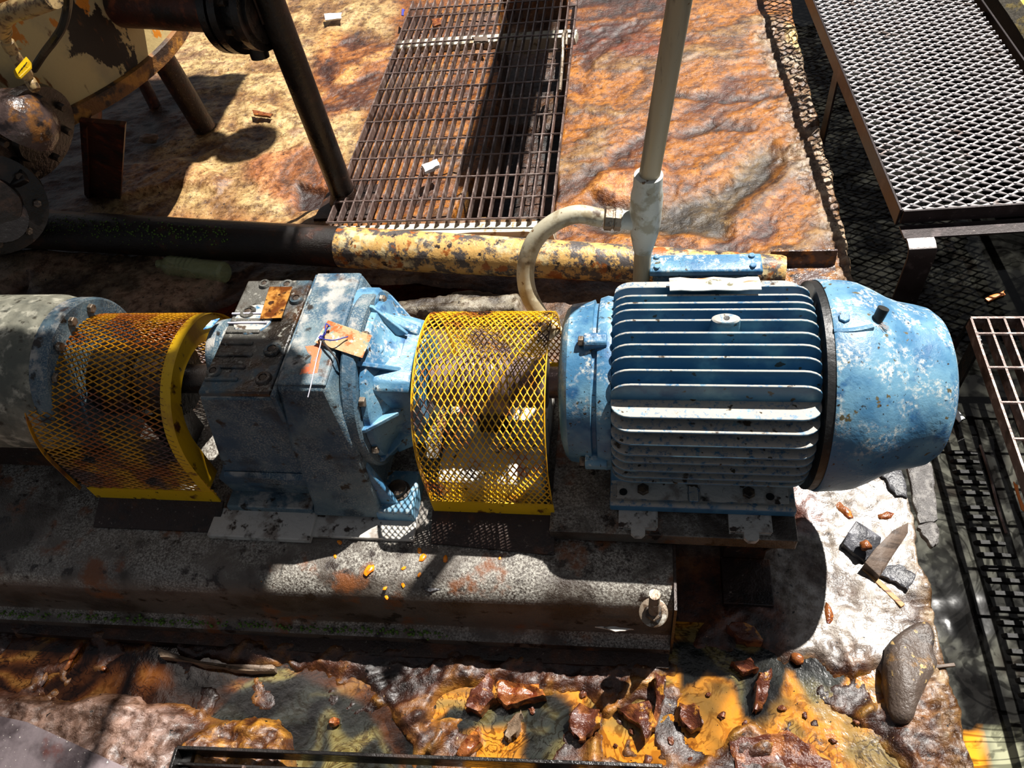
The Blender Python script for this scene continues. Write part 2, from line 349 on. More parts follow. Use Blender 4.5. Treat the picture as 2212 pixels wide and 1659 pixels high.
def ramp(v, stops):
    ts = np.array([s[0] for s in stops]); cs = np.array([S(*s[1])[:3] for s in stops])
    return np.stack([np.interp(v, ts, cs[:, k]) for k in range(3)], -1)
def mixa(A, Bc, m): return A*(1-m[..., None])+Bc*m[..., None]
def gridmesh(name, xs, ys, Z, col, rough, m, XX=None, YY=None):
    if XX is None: XX, YY = np.meshgrid(xs, ys)
    ny, nx = XX.shape; me = bpy.data.meshes.new(name)
    co_ = np.stack([XX, YY, Z], -1).reshape(-1).astype(np.float32)
    me.vertices.add(nx*ny); me.vertices.foreach_set('co', co_)
    i = (np.arange(ny-1)[:, None]*nx+np.arange(nx-1)[None]).reshape(-1)
    q = np.stack([i, i+1, i+1+nx, i+nx], -1).reshape(-1)
    me.loops.add(len(q)); me.loops.foreach_set('vertex_index', q.astype(np.int32))
    me.polygons.add(len(q)//4); me.polygons.foreach_set('loop_start', np.arange(0, len(q), 4, dtype=np.int32))
    me.update(calc_edges=True); me.validate()
    at_ = me.color_attributes.new('tone', 'FLOAT_COLOR', 'POINT')
    at_.data.foreach_set('color', np.concatenate([col, rough[..., None]], -1).reshape(-1).astype(np.float32))
    me.shade_smooth(); me.materials.append(m)
    o = bpy.data.objects.new(name, me); C.objects.link(o); o['_w'] = (0, 0, 0); return o
# ---------------------------------------------------------------- slab floor
FX1 = .548
xs = np.concatenate([np.arange(-3.4, -1.7, .02), np.arange(-1.7, FX1-.02, .0055), np.linspace(FX1-.02, FX1, 5)])
ys = np.concatenate([np.arange(-.35, .1, .02), np.arange(.1, 1.3, .0048), np.arange(1.3, 2.9, .007), np.arange(2.9, 4.6, .02)])
X, Y = np.meshgrid(xs, ys)
wx = fbm(X, Y, 1.8, 5)-.5; wy = fbm(X, Y, 1.8, 25)-.5
wu = X+wx*.5; wv = Y+wy*.5
n1 = fbm(wu*.7+wv*.25, wv*2.2-wu*.7, 3.2, 1, 6, .6); n2 = fbm(wu, wv, 9, 7, 6, .6); n3 = fbm(X, Y, 30, 9, 5, .65); n4 = fbm(X, Y, 70, 19, 3, .6)
rid = 1-np.abs(fbm(wu, wv*1.6, 7, 31, 5)-.5)*5; rid = np.clip(rid, 0, 1)
col = ramp(n1*.6+n2*.4, [(.25, (28, 18, 10)), (.38, (70, 38, 16)), (.46, (132, 74, 18)), (.53, (158, 98, 28)), (.6, (98, 62, 30)), (.68, (156, 118, 66)), (.8, (90, 60, 36))])
rough = .22+.3*n3
Z = (n1-.5)*.028+(n2-.5)*.014+(n3-.5)*.007+(n4-.5)*.0035
def pm(px, **k): return polymask(X, Y, px, **k)
# back right: orange-brown run-off with a dark olive gully
br = pm([(1200, -60), (1760, -60), (1760, 120), (1830, 400), (1860, 640), (1180, 640)], soft=.05, warp=.05)
col = mixa(col, ramp(n1*.55+n2*.45, [(.3, (28, 16, 8)), (.4, (84, 38, 8)), (.47, (142, 84, 18)), (.54, (172, 108, 28)), (.6, (98, 58, 22)), (.68, (150, 112, 62)), (.8, (60, 38, 20))]), br)
g = pm([(1250, 470), (1400, 520), (1560, 500), (1690, 380), (1690, 300), (1600, 330), (1560, 400), (1440, 430), (1290, 420)], soft=.04, warp=.06, seed=8)
col = mixa(col, ramp(n2, [(.35, (26, 22, 14)), (.55, (66, 52, 30)), (.7, (120, 96, 56))]), g); Z -= g*.02
g = pm([(1270, 410), (1330, 440), (1440, 400), (1430, 350), (1300, 380)], soft=.02, warp=.02)
col = mixa(col, ramp(n2, [(.35, (150, 84, 34)), (.6, (206, 140, 72))]), g); Z += g*.015
g = pm([(1200, 60), (1330, 40), (1500, 90), (1420, 130), (1300, 120), (1240, 140)], soft=.04, warp=.05)
col = mixa(col, ramp(n2, [(.35, (60, 22, 12)), (.6, (130, 56, 26))]), g*.8)
for q_ in ([(1440, 190), (1560, 205), (1690, 200), (1690, 214), (1560, 222), (1440, 210)], [(1450, 285), (1560, 262), (1640, 270), (1640, 282), (1560, 276), (1460, 300)], [(1200, 410), (1300, 350), (1400, 280), (1410, 292), (1310, 368), (1215, 440)], [(1240, 140), (1340, 60), (1440, 10), (1470, 20), (1350, 80), (1260, 160)]):
    g = pm(q_, soft=.012, warp=.03, ws=18, seed=91); col = mixa(col, ramp(n3, [(.3, (22, 10, 5)), (.6, (74, 34, 14))]), g*.85); Z -= g*.006
# grit along the slab edge
edge = pm([(1640, 40), (1720, 60), (1800, 300), (1860, 520), (1880, 660), (1800, 650), (1780, 470), (1690, 330), (1700, 200), (1640, 110)], soft=.03, warp=.05, ws=14)
col = mixa(col, ramp(n3, [(.3, (60, 46, 34)), (.5, (122, 104, 84)), (.65, (186, 172, 148))]), edge*.75); Z += edge*((n4-.5)*.014+(n3-.5)*.018); rough = rough*(1-edge)+.2*edge
g = pm([(1695, 50), (1725, 60), (1740, 120), (1700, 90)], soft=.01, warp=.01); col = mixa(col, np.array(S(206, 178, 120)[:3])[None, None]*np.ones_like(col), g)
# back left: cream and tan crusted floor
bl = pm([(180, -40), (860, -80), (840, 100), (760, 330), (700, 470), (200, 470), (60, 300)], soft=.05, warp=.05)
col = mixa(col, ramp(n1*.4+n2*.6, [(.3, (84, 54, 32)), (.42, (146, 108, 64)), (.5, (184, 152, 100)), (.58, (200, 172, 120)), (.66, (152, 118, 84)), (.8, (104, 76, 54))]), bl)
g = pm([(700, 60), (860, 100), (820, 230), (700, 270), (640, 180)], soft=.04, warp=.06); col = mixa(col, ramp(n2, [(.35, (80, 40, 16)), (.5, (150, 90, 36)), (.65, (196, 146, 80))]), g)
g = pm([(540, 340), (720, 300), (740, 400), (640, 450), (520, 390)], soft=.03, warp=.05); col = mixa(col, ramp(n2, [(.35, (70, 30, 14)), (.5, (150, 78, 30)), (.65, (196, 130, 76))]), g*.85)
g = pm([(60, 200), (430, 150), (440, 240), (360, 320), (260, 350), (250, 430), (-100, 470)], soft=.04, warp=.05, seed=66); col = mixa(col, ramp(n2, [(.35, (24, 12, 8)), (.5, (58, 26, 14)), (.65, (84, 50, 30))]), g*.9)  # dark maroon under the tank; the shade there is put into the colour
g = pm([(640, 400), (700, 405), (705, 445), (640, 450)], soft=.015, warp=.01); col = mixa(col, np.array(S(40, 18, 10)[:3])*np.ones_like(col), g); Z -= g*.02
g = pm([(250, 365), (400, 340), (500, 390), (470, 415), (380, 400), (250, 440)], soft=.02, warp=.02, seed=12); Z += g*.016; col = mixa(col, ramp(n3, [(.35, (150, 96, 60)), (.6, (214, 168, 110))]), g*.7)
# sump pit beneath the right half of the long grating
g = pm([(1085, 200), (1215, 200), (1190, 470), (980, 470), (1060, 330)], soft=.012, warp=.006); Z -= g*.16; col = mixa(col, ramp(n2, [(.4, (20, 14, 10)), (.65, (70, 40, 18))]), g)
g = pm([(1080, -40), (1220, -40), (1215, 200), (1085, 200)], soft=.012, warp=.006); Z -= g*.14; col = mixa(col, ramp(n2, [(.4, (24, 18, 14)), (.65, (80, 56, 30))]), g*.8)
# behind the machine: dark channel with brown crust on the left
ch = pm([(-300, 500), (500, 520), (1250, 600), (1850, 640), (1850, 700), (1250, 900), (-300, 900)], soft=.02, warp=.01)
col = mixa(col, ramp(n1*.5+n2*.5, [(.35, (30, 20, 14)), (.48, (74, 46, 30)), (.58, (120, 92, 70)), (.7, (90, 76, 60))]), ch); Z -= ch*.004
cr = pm([(-200, 540), (340, 560), (480, 620), (440, 665), (330, 700), (60, 670), (80, 640), (70, 600), (-40, 650), (-300, 660)], soft=.006, warp=.018, ws=16)
col = mixa(col, ramp(n1*.4+n2*.6, [(.35, (78, 62, 48)), (.5, (132, 112, 88)), (.62, (168, 134, 108)), (.75, (96, 80, 64))]), cr); Z += cr*.03; rough = rough*(1-cr)+.6*cr
wd = pm([(400, 680), (560, 610), (900, 600), (1130, 640), (1130, 655), (860, 690), (600, 760)], soft=.01, warp=.02); Z -= wd*.035
gs = pm([(840, 655), (980, 632), (1130, 640), (1130, 700), (850, 700)], soft=.01, warp=.02)
Z += gs*.05; col = mixa(col, ramp(n2, [(.35, (52, 42, 32)), (.5, (104, 96, 82)), (.65, (160, 152, 134))]), gs)
# front: maroon sludge shore, grey glossy shoulder at left, wet slab at right with glare lightened into its colour
fr = pm([(-300, 1320), (1500, 1380), (1500, 1050), (2200, 1000), (2300, 1900), (-300, 1900)], soft=.02, warp=.01)
sl = ramp(n1*.35+n2*.65, [(.3, (22, 12, 8)), (.42, (50, 25, 14)), (.5, (74, 40, 22)), (.56, (120, 78, 34)), (.62, (68, 42, 32)), (.75, (42, 28, 22))])
col = mixa(col, sl, fr); Z += fr*((n2-.5)*.022+(n3-.5)*.012+(n4-.5)*.008+rid*.006); rough = rough*(1-fr)+(.16+.22*n3)*fr
sh = pm([(-200, 1510), (60, 1500), (150, 1530), (300, 1500), (400, 1560), (470, 1620), (480, 1720), (-200, 1800)], soft=.02, warp=.02)
col = mixa(col, ramp(n3*.5+n2*.5, [(.35, (84, 58, 46)), (.5, (136, 112, 102)), (.62, (160, 128, 112))]), sh*.9); Z += sh*(.02+(n4-.5)*.006)
wet = pm([(1690, 1060), (1960, 960), (2060, 1400), (1950, 1500), (1880, 1420), (1700, 1410), (1500, 1360), (1480, 1180), (1700, 1170)], soft=.03, warp=.03)
col = mixa(col, ramp(n2*.6+n3*.4, [(.3, (74, 54, 42)), (.45, (128, 116, 104)), (.58, (168, 160, 150)), (.72, (92, 72, 58))]), wet)  # pale tone stands in for part of the sun glare
Z -= wet*(n2-.5)*.024; rough = rough*(1-wet)+(.2+.1*n3)*wet; Z = Z*(1-wet*.6)
g = pm([(1700, 1060), (1760, 1060), (1790, 1130), (1760, 1160), (1700, 1140)], soft=.01, warp=.02); col = mixa(col, ramp(n2, [(.4, (70, 30, 18)), (.6, (130, 90, 80))]), g)
g = pm([(1470, 1190), (1570, 1190), (1700, 1330), (1700, 1420), (1470, 1400)], soft=.02, warp=.03); col = mixa(col, ramp(n2, [(.35, (44, 22, 12)), (.5, (120, 60, 22)), (.62, (150, 90, 40))]), g)
e2 = pm([(1960, 980), (1990, 960), (2120, 1659), (2100, 1720), (2050, 1659), (1990, 1250)], soft=.02, warp=.03); col = mixa(col, ramp(n3, [(.35, (70, 44, 20)), (.5, (130, 96, 56)), (.62, (176, 156, 128))]), e2*.8); Z += e2*(n4-.5)*.012
# pools dip below the liquid level
POOLS = [[(-300, 1365), (150, 1365), (330, 1385), (460, 1430), (600, 1440), (700, 1465), (790, 1500), (860, 1560), (900, 1620), (905, 1720), (640, 1720), (610, 1600), (560, 1560), (480, 1570), (420, 1535), (300, 1505), (215, 1495), (150, 1512), (60, 1498), (-300, 1505)],
         [(960, 1490), (1060, 1475), (1150, 1500), (1240, 1488), (1300, 1540), (1240, 1720), (900, 1720), (905, 1640), (1000, 1560), (935, 1560)],
         [(1290, 1560), (1360, 1480), (1470, 1470), (1475, 1405), (1620, 1400), (1680, 1440), (1740, 1420), (1800, 1470), (1900, 1450), (1925, 1520), (1850, 1560), (1950, 1660), (1960, 1740), (1740, 1660), (1620, 1580), (1560, 1620), (1420, 1720), (1280, 1720)]]
pool = np.zeros_like(X)
for i, p in enumerate(POOLS): pool = np.maximum(pool, pm(p, soft=.022, warp=.022, ws=13, seed=40+i))
pool2 = np.clip(pool*(1-.75*sst(fbm(X, Y, 16, 77, 4), .55, .66)), 0, 1)
Z = Z*(1-pool*.6)+fr*.010-pool2*.045
rim = np.clip(1-np.abs(pool-.5)*3, 0, 1)*fr; Z += rim*.008*n3*2; col = mixa(col, ramp(n3, [(.3, (90, 40, 16)), (.5, (190, 120, 40)), (.65, (226, 168, 70))]), rim*sst(X, -.9, -.4)*.4)
g = pm([(420, 1600), (500, 1570), (560, 1535), (620, 1540), (640, 1600), (630, 1680), (400, 1680)], soft=.012, warp=.02, seed=33); Z += g*(.03+(n3-.5)*.02+(n2-.5)*.03); col = mixa(col, ramp(n3*.5+n2*.5, [(.35, (50, 26, 14)), (.48, (96, 56, 26)), (.56, (170, 118, 40)), (.66, (80, 48, 30))]), g)
# frame footprint stays low
under = pm([(-400, 760), (1300, 700), (1720, 1120), (1450, 1430), (-400, 1320)], soft=.02, warp=0); Z = Z*(1-under)-.012*under
XX = X.copy(); jag = (fbm(X*0, Y, 14, 90, 4)-.5)*.03; k = sst(X, FX1-.05, FX1); XX = X+k*jag
Z[:, -2:] -= .01; Z[:, -1] = -.3; XX[:, -1] += .012; col[:, -1] = S(60, 50, 44)[:3]
M['floor'] = paint('oily rock floor', (1, 1, 1, 1), [((.45, .38, .33, 1), 55, .5, .66, {'mult': 1, 'd': 6}), ((.42, .36, .30, 1), 14, .47, .62, {'mult': 1, 'd': 8, 'rr': .75}), ((.5, .42, .34, 1), 40, .48, .6, {'mult': 1, 'd': 8, 'rr': .75, 'st': (.8, 1.2, 1), 'k': .8}), (S(24, 16, 12), 70, .665, .70, {'d': 3}), (S(226, 190, 140), 120, .69, .73, {'k': .7})],
    attr='tone', bump=((28, .4, .006), (110, .8, .0038), (330, .9, .0012), (700, .8, .0006)), spec=.52, coat=.14, croug=.12)
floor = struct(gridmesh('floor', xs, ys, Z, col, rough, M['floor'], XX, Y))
wa = floor.data.attributes.new('wet', 'FLOAT', 'POINT'); wa.data.foreach_set('value', np.clip(wet*.9*sst(n2, .25, .5)+fr*.14+.05, 0, 1).reshape(-1).astype(np.float32))
_t = M['floor'].node_tree; _a = _t.nodes.new('ShaderNodeAttribute'); _a.attribute_name = 'wet'; _b = _t.nodes['Principled BSDF']
_t.links.new(_a.outputs['Fac'], _b.inputs['Coat Weight']); _b.inputs['Coat Roughness'].default_value = .30
_p = _t.nodes.new('ShaderNodeBump'); _p.inputs['Strength'].default_value = .5; _p.inputs['Distance'].default_value = .0012; _n = _t.nodes.new('ShaderNodeTexNoise'); _n.inputs['Scale'].default_value = 260
_c = _t.nodes.new('ShaderNodeTexCoord'); _t.links.new(_c.outputs['Object'], _n.inputs['Vector']); _t.links.new(_n.outputs[0], _p.inputs['Height']); _t.links.new(_p.outputs[0], _b.inputs['Coat Normal'])
# ---------------------------------------------------------------- liquid pools
def liquid(name, x0, x1, y0, y1, z, step, colf, mat='liquid', cat=''):
    a = np.arange(x0, x1, step); b = np.arange(y0, y1, step); U, V = np.meshgrid(a, b)
    c, r = colf(U, V); o = gridmesh(name, a, b, np.full(U.shape, z)+(fbm(U, V, 20, 3, 3)-.5)*.0015, c, r, M[mat])
    o['kind'] = 'structure'; return o
M['liquid'] = paint('oily swirling liquid', (1, 1, 1, 1), [((.30, .26, .2, 1), 5, .55, .95, {'mult': 1, 'dist': 1.6, 'd': 5, 'ln': 150, 's2': 9, 'lo2': .44, 'hi2': .56}), ((.5, .42, .32, 1), 9, .3, .9, {'mult': 1, 'dist': 1.5, 'ln': 60, 'd': 6, 's2': 6, 'lo2': .46, 'hi2': .56}), ((.62, .55, .42, 1), 22, .5, .6, {'mult': 1, 'dist': 2.5}), (S(20, 14, 8), 150, .70, .73, {'d': 2})],
    attr='tone', bump=((18, .2, .004), (70, .25, .0015)), spec=.4)
M['drain'] = paint('dark drain water', (1, 1, 1, 1), [((.4, .4, .4, 1), 3.5, .2, .9, {'mult': 1, 'dist': 2, 'ln': 70, 'd': 4}), ((.5, .5, .5, 1), 14, .5, .6, {'mult': 1, 'dist': 2})], attr='tone', bump=((14, .03, .002),), spec=.12)
def pool_colour(U, V):
    q = fbm(U, V, 5, 61, 4)-.5; q2 = fbm(U, V, 5, 66, 4)-.5; a = U+q*.16; b = V+q2*.16
    sw = fbm(a, b*2, 6, 71, 5); st = .5+.5*np.sin(40*(fbm(a, b, 4, 72, 3)+b*.6))
    c = ramp(sw*.7+st*.3, [(.3, (104, 76, 34)), (.42, (168, 110, 34)), (.56, (188, 122, 36)), (.64, (150, 112, 50)), (.75, (112, 94, 54))])
    def m(px, **k): return polymask(U, V, px, **k)
    L = m([(-300, 1300), (900, 1380), (905, 1640), (860, 1800), (-300, 1800)], soft=.01, warp=.01)
    lb = ramp(sw*.5+st*.5, [(.2, (28, 13, 6)), (.45, (62, 32, 12)), (.6, (88, 50, 20)), (.8, (120, 84, 40))]); c = mixa(c, lb, L)
    K = np.zeros_like(U)
    for i, p in enumerate([[(600, 1440), (760, 1500), (880, 1640), (880, 1800), (620, 1800), (500, 1600), (440, 1540)],
                           [(880, 1600), (980, 1540), (1100, 1520), (1180, 1500), (1235, 1530), (1225, 1720), (1160, 1720), (1120, 1560), (1000, 1600), (960, 1720), (870, 1720)],
                           [(1440, 1380), (1900, 1380), (1810, 1500), (1760, 1510), (1700, 1440), (1650, 1560), (1620, 1560), (1590, 1490), (1520, 1460), (1490, 1500), (1460, 1500)],
                           [(1275, 1530), (1300, 1530), (1295, 1720), (1262, 1720)]]):
        K = np.maximum(K, m(p, soft=.008, warp=.03, ws=11, seed=80+i))
    c = mixa(c, ramp(st*.4+sw*.6, [(.3, (12, 12, 12)), (.6, (40, 42, 38)), (.75, (110, 100, 60))]), K)
    return c, .07+.06*sw
liquid('sludge_pool', -2.2, .515, -.3, .575, -.004, .0045, pool_colour)
def back_colour(U, V):
    sw = fbm(U+fbm(U, V, 4, 3)*.2, V, 9, 51, 5); c = ramp(sw, [(.35, (40, 12, 8)), (.5, (84, 28, 14)), (.6, (50, 22, 14)), (.7, (110, 84, 78))]); return c, .08+.1*sw
liquid('channel_water', -1.75, .25, .98, 1.56, -.022, .01, back_colour)
def drain_colour(U, V):
    q = fbm(U, V, 3, 21, 4); q2 = fbm(U, V, 3, 24, 4); a = U+q*.5; b = V+q2*.5
    v = fbm(a*2.2, b, 7, 23, 5, .55); c = ramp(v, [(.3, (20, 19, 18)), (.46, (40, 40, 38)), (.52, (76, 76, 70)), (.56, (36, 35, 33)), (.64, (86, 86, 78)), (.75, (44, 40, 36))])
    K = polymask(U, V, [(1900, 640), (2300, 600), (2300, 760), (2000, 780)], soft=.03, warp=.03, z=-.1); c = mixa(c, c*.35, K)  # shade below the walkway front put into the water colour
    o = polymask(U, V, [(2080, 1590), (2120, 1580), (2135, 1700), (2095, 1700)], soft=.005, warp=.01, z=-.1); c = mixa(c, np.array(S(230, 150, 40)[:3])*np.ones_like(c), o)
    p = polymask(U, V, [(2125, 1590), (2180, 1560), (2200, 1700), (2135, 1700)], soft=.01, warp=.03, ws=20, z=-.1); c = mixa(c, np.array(S(170, 170, 140)[:3])*np.ones_like(c), p*.8)
    Dk = sst(V, .95, 1.25); c = mixa(c, c*.22, Dk); return c, .02+.01*v  # water beneath the walkway darkened to stand for shade
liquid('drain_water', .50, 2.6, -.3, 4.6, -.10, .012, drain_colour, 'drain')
# ---------------------------------------------------------------- long floor grating
GZ = .055
t = thing('floor_grating', 'long brown steel bar grating lying on the oily floor behind the machine', 'grating', (-.575, 2.3, 0))
gy0, gy1 = 1.70, 3.05; gx0, gx1 = -.905, -.243; nb = 23
bm = box(B(), -.0022, .0022, -(gy1-gy0)/2, (gy1-gy0)/2, -.026, 0); base = obj('bearing_bar', bm, M['grate'], None)
base.parent = t; base.location = Vector((gx0, (gy0+gy1)/2, GZ))-t.location
for i in range(1, nb):
    o = base.copy(); C.objects.link(o); o.parent = t; o.location.x = gx0+(gx1-gx0)*i/(nb-1)-t.location.x
rods = [at(1200, y, GZ)[1] for y in (468, 422, 374, 327, 288, 245, 208, 173, 138, 106, 73, 44, 15)]+[2.98]
bm = B(); cyl(bm, (gx0-.004, 0, 0), (gx1+.004, 0, 0), .0034, n=6); base = obj('cross_rod', bm, M['grate']); base.parent = t
for i, y in enumerate(rods):
    o = base if i == 0 else base.copy()
    if i: C.objects.link(o); o.parent = t
    o.location = Vector((0, y, GZ-.002))-t.location; o.location.z = GZ-.002; o.location.x = -t.location.x
for n_, (a, b) in enumerate(((1.665, 1.715), (2.74, 2.80))):
    bm = slab(B(), [(gx0-.02, a), (gx1+.01, a), (gx1+.01, b), (gx0-.02, b)], -.03, .055, n_, .004, 12)
    o = struct(obj('concrete_sill', bm, M['concretewhite'])); 
# ---------------------------------------------------------------- raised walkway
WZ = .20; a0 = Vector((.606, 1.508, WZ)); dl = Vector((-.057, .885, 0)).normalized(); dr = Vector((dl.y, -dl.x, 0)); WW = .46; WL = 1.95
t = thing('raised_walkway', 'raised grey walkway panel of expanded metal in a dark steel frame', 'walkway', (.75, 2.2, -.1))
fn = lambda u, v, h: a0+dr*u+dl*v+Vector((0, 0, h))
bm = expanded(B(), WW, WL, .0490, .0133, .0056, .003, fn, bond=.10, lift=.0015); mesh = obj('mesh_panel', bm, M['greysteel'], t, flat=True)
for nm, A, Bb, w_, h_, up in (('side_rail', (-.004, 0), (-.004, WL), .006, .045, 0), ('side_rail', (WW+.004, 0), (WW+.004, WL), .006, .045, 0), ('end_rail', (0, -.004), (WW, -.004), .006, .036, 0), ('end_rail', (0, WL), (WW, WL), .006, .04, 0)):
    bm = bar(B(), fn(A[0], A[1], -h_/2+.004), fn(Bb[0], Bb[1], -h_/2+.004), w_, h_); obj(nm, bm, M['maroon'], t, bev=.001)
bm = bar(B(), fn(0, -.03, -.040), fn(WW, -.03, -.040), .045, .005); obj('support_ledge', bm, M['maroon'], t, bev=.001)
# bent flat-bar leg: flat tab then a drop
c0 = fn(.035, -.02, -.041); w0 = .062
R = []
for p in (Vector((0, 0, 0)), -dl*.045, -dl*.062+Vector((0, 0, -.006)), -dl*.068+Vector((0, 0, -.024)), -dl*.069+Vector((0, 0, -.12)), -dl*.069+Vector((0, 0, -.34))):
    R.append(c0+p)
def strap(pts, w, th, side):
    rings = []
    for i, p in enumerate(pts):
        d = (pts[min(i+1, len(pts)-1)]-pts[max(i-1, 0)]).normalized(); n = d.cross(side).normalized()
        rings.append([p+side*w/2*a+n*th/2*b for a, b in ((-1, -1), (1, -1), (1, 1), (-1, 1))])
    return loft(B(), rings)
obj('leg', strap(R, w0, .006, dr), M['maroon'], t, bev=.001)
for u, v in ((.01, .70), (WW-.01, .70), (.01, 1.6), (WW-.03, -.02)):
    p = fn(u, v, -.02); bm = bar(B(), p, (p.x, p.y, -.13), .006, .05, tuple(dl)); obj('leg', bm, M['maroon'], t)
for k in range(1, 4):
    p = fn(0, k*.44, -.022); q = fn(WW, k*.44, -.022); bm = bar(B(), p, q, .006, .03); obj('cross_bearer', bm, M['maroon'], t)
# rust drips on ledge (bolt heads)
# ---------------------------------------------------------------- low grating at the right
t = thing('drain_grating', 'small raised dark bar grating at the right edge over the drain water', 'grating', (.9, .8, -.1))
z = .10; x0, y0, y1 = .727, .30, 1.262
bm = box(B(), -.0024, .0024, -(y1-y0)/2, (y1-y0)/2, -.03, 0); base = obj('bearing_bar', bm, M['grate']); base.parent = t
for i in range(12):
    o = base if i == 0 else base.copy()
    if i: C.objects.link(o); o.parent = t
    o.location = Vector((x0+.0335*i, (y0+y1)/2, z))-t.location
bm = B(); cyl(bm, (x0, 0, 0), (x0+.37, 0, 0), .0036, n=6); base = obj('cross_rod', bm, M['grate']); base.parent = t
for i, y in enumerate([at(2130, q, z)[1] for q in (720, 793, 868, 946)]+[.84, .74, .64, .54, .44, .34]):
    o = base if i == 0 else base.copy()
    if i: C.objects.link(o); o.parent = t
    o.location = Vector((0, y, z-.002)); o.location -= t.location
bm = prism(B(), [(x0-.004, 1.262, z-.002), (x0-.004, 1.262, -.13), (x0+.02, 1.33, -.13)], (.006, 0, 0)); obj('end_bracket', bm, M['blacksteel'], t)
bm = box(B(), x0, x0+.37, 1.26, 1.266, z-.034, z); obj('end_bar', bm, M['grate'], t)
for xx in (x0+.01, x0+.35):
    for yy in (1.2, .36): obj('leg', box(B(), xx, xx+.006, yy, yy+.04, -.13, z-.02), M['blacksteel'], t)
# ---------------------------------------------------------------- submerged comb grating in the drain
t = thing('submerged_grating', 'black comb-like bars breaking the surface of the drain water, half submerged', 'grating', (.72, .8, -.13))
LE = [(2046, 978), (2050, 997), (2057, 1020), (2063, 1042), (2070, 1065), (2080, 1097), (2085, 1117), (2091, 1144), (2101, 1172), (2108, 1198), (2117, 1226), (2127, 1253), (2132, 1281), (2140, 1315), (2151, 1345), (2161, 1373), (2172, 1407), (2183, 1439), (2192, 1469), (2198, 1501)]
for i, (px, py) in enumerate(LE):
    a = Vector(at(px, py, -.098)); ln = .062 if i < 9 else .075+.01*(i-9)
    b = a+Vector((ln, .002, 0)); hh = .013
    P_ = [(0, -.0045, -.004), (.006, -.006, .005), (ln*.5, -.006, .006), (ln, -.0045, .003)]
    rg = [[a+Vector((x, -w_, -.02)), a+Vector((x, w_, -.02)), a+Vector((x, w_*.7, z2)), a+Vector((x, -w_*.7, z2))] for x, w_, z2 in ((0, .004, -.004), (.008, .006, .004), (ln*.5, .006, .005), (ln, .0045, .002))]
    obj('grating_bar', loft(B(), rg), M['blackwet'], t)
E_ = [Vector(at(x, y, -.094)) for x, y in ((2118, 962), (2130, 1000), (2142, 1040), (2152, 1080), (2162, 1115), (2174, 1152))]
obj('edge_wire', tube(B(), spline(E_, 4), .003, 6), M['grate'], t)
# ---------------------------------------------------------------- kerb top right
bm = B(); P_ = [(1.20, 3.3), (1.04, 2.62), (1.10, 2.05), (1.9, 2.0), (2.0, 3.3)]
o = struct(obj('concrete_kerb', slab(bm, [(1.075, 3.6), (1.065, 2.75), (1.085, 1.9), (1.8, 1.9), (1.8, 3.6)], -.12, .33, 4, .004, 8), M['kerb']))
# ---------------------------------------------------------------- pipe across behind the machine
pa = Vector((-1.95, 1.67, .085)); pb = Vector((.355, 1.445, .068))
t = thing('steel_pipe', 'long horizontal pipe with flaking cream coating lying behind the gearbox', 'pipe', (-.65, 1.52, .03))
pm_ = pa+(pb-pa)*.50
p0 = pa+(pb-pa)*.49
obj('shaded_section', lathe(B(), [(0, .060), ((p0-pa).length, .057)], pa, p0-pa, 32), M['pipeshade'], t)  # dark copy of the pipe; the shade is put into its colour
obj('coated_section', lathe(B(), [(0, .0570), (.2, .056), ((pb-p0).length-.012, .043), ((pb-p0).length, .040)], p0, pb-p0, 32), M['pipe'], t)
rnd = random.Random(5); bm = B()
for i in range(420):
    s = rnd.uniform(.06, .37); a = rnd.gauss(2.2, .3); p = pa+(pb-pa)*(s*.95); d = Vector((0, -math.cos(a-1.2), math.sin(a-1.2)))
    q = p+d*.0585; r_ = rnd.uniform(.0012, .003); bmesh.ops.create_icosphere(bm, subdivisions=1, radius=r_, matrix=Matrix.Translation(q))
o = obj('moss', bm, M['moss'], t); o['kind'] = 'stuff'
# angle section beyond the pipe end
t = tag(obj('angle_iron', loft(B(), [[(x, 1.545, .0), (x, 1.47, .0), (x, 1.465, .006), (x, 1.535, .007), (x, 1.542, .05), (x, 1.548, .05)] for x in (.335, .498)]), M['ironwet'], bev=.001), 'short wet brown angle iron lying past the end of the long pipe', 'angle iron')
# ---------------------------------------------------------------- dark post
t = thing('steel_post', 'dark round steel post standing on the floor at the left end of the long grating', 'post', (-.90, 1.83, 0))
pb_ = Vector((-.895, 1.84, 0)); pt = Vector((-.905, 1.80, 1.5))
obj('tube', cyl(B(), pb_+Vector((0, 0, .03)), pt, .037, n=28), M['blacksteel'], t)
obj('base_plate', slab(B(), [(-.98, 1.76), (-.80, 1.76), (-.79, 1.92), (-.97, 1.93)], -.002, .018, 3, .003, 4), M['darkrust'], t)
obj('weld_collar', lathe(B(), [(0, .052), (.012, .050), (.03, .042), (.045, .038)], pb_+Vector((0, 0, .012)), (0, 0, 1), 24), M['darkrust'], t)
o = obj('brace', cyl(B(), (-.925, 1.86, 1.5), (-.94, 1.9, .05), .008, n=8), M['grate'], t)
# rod hook on the grating
tag(obj('rebar_hook', tube(B(), spline([(-.262, 2.62, .06), (-.262, 2.66, .09), (-.268, 2.60, .10), (-.265, 2.5, .075), (-.262, 2.32, .064)], 6), .006, 8), M['boltlight']), 'short twisted steel rod hooked over the right side of the long grating', 'rod')
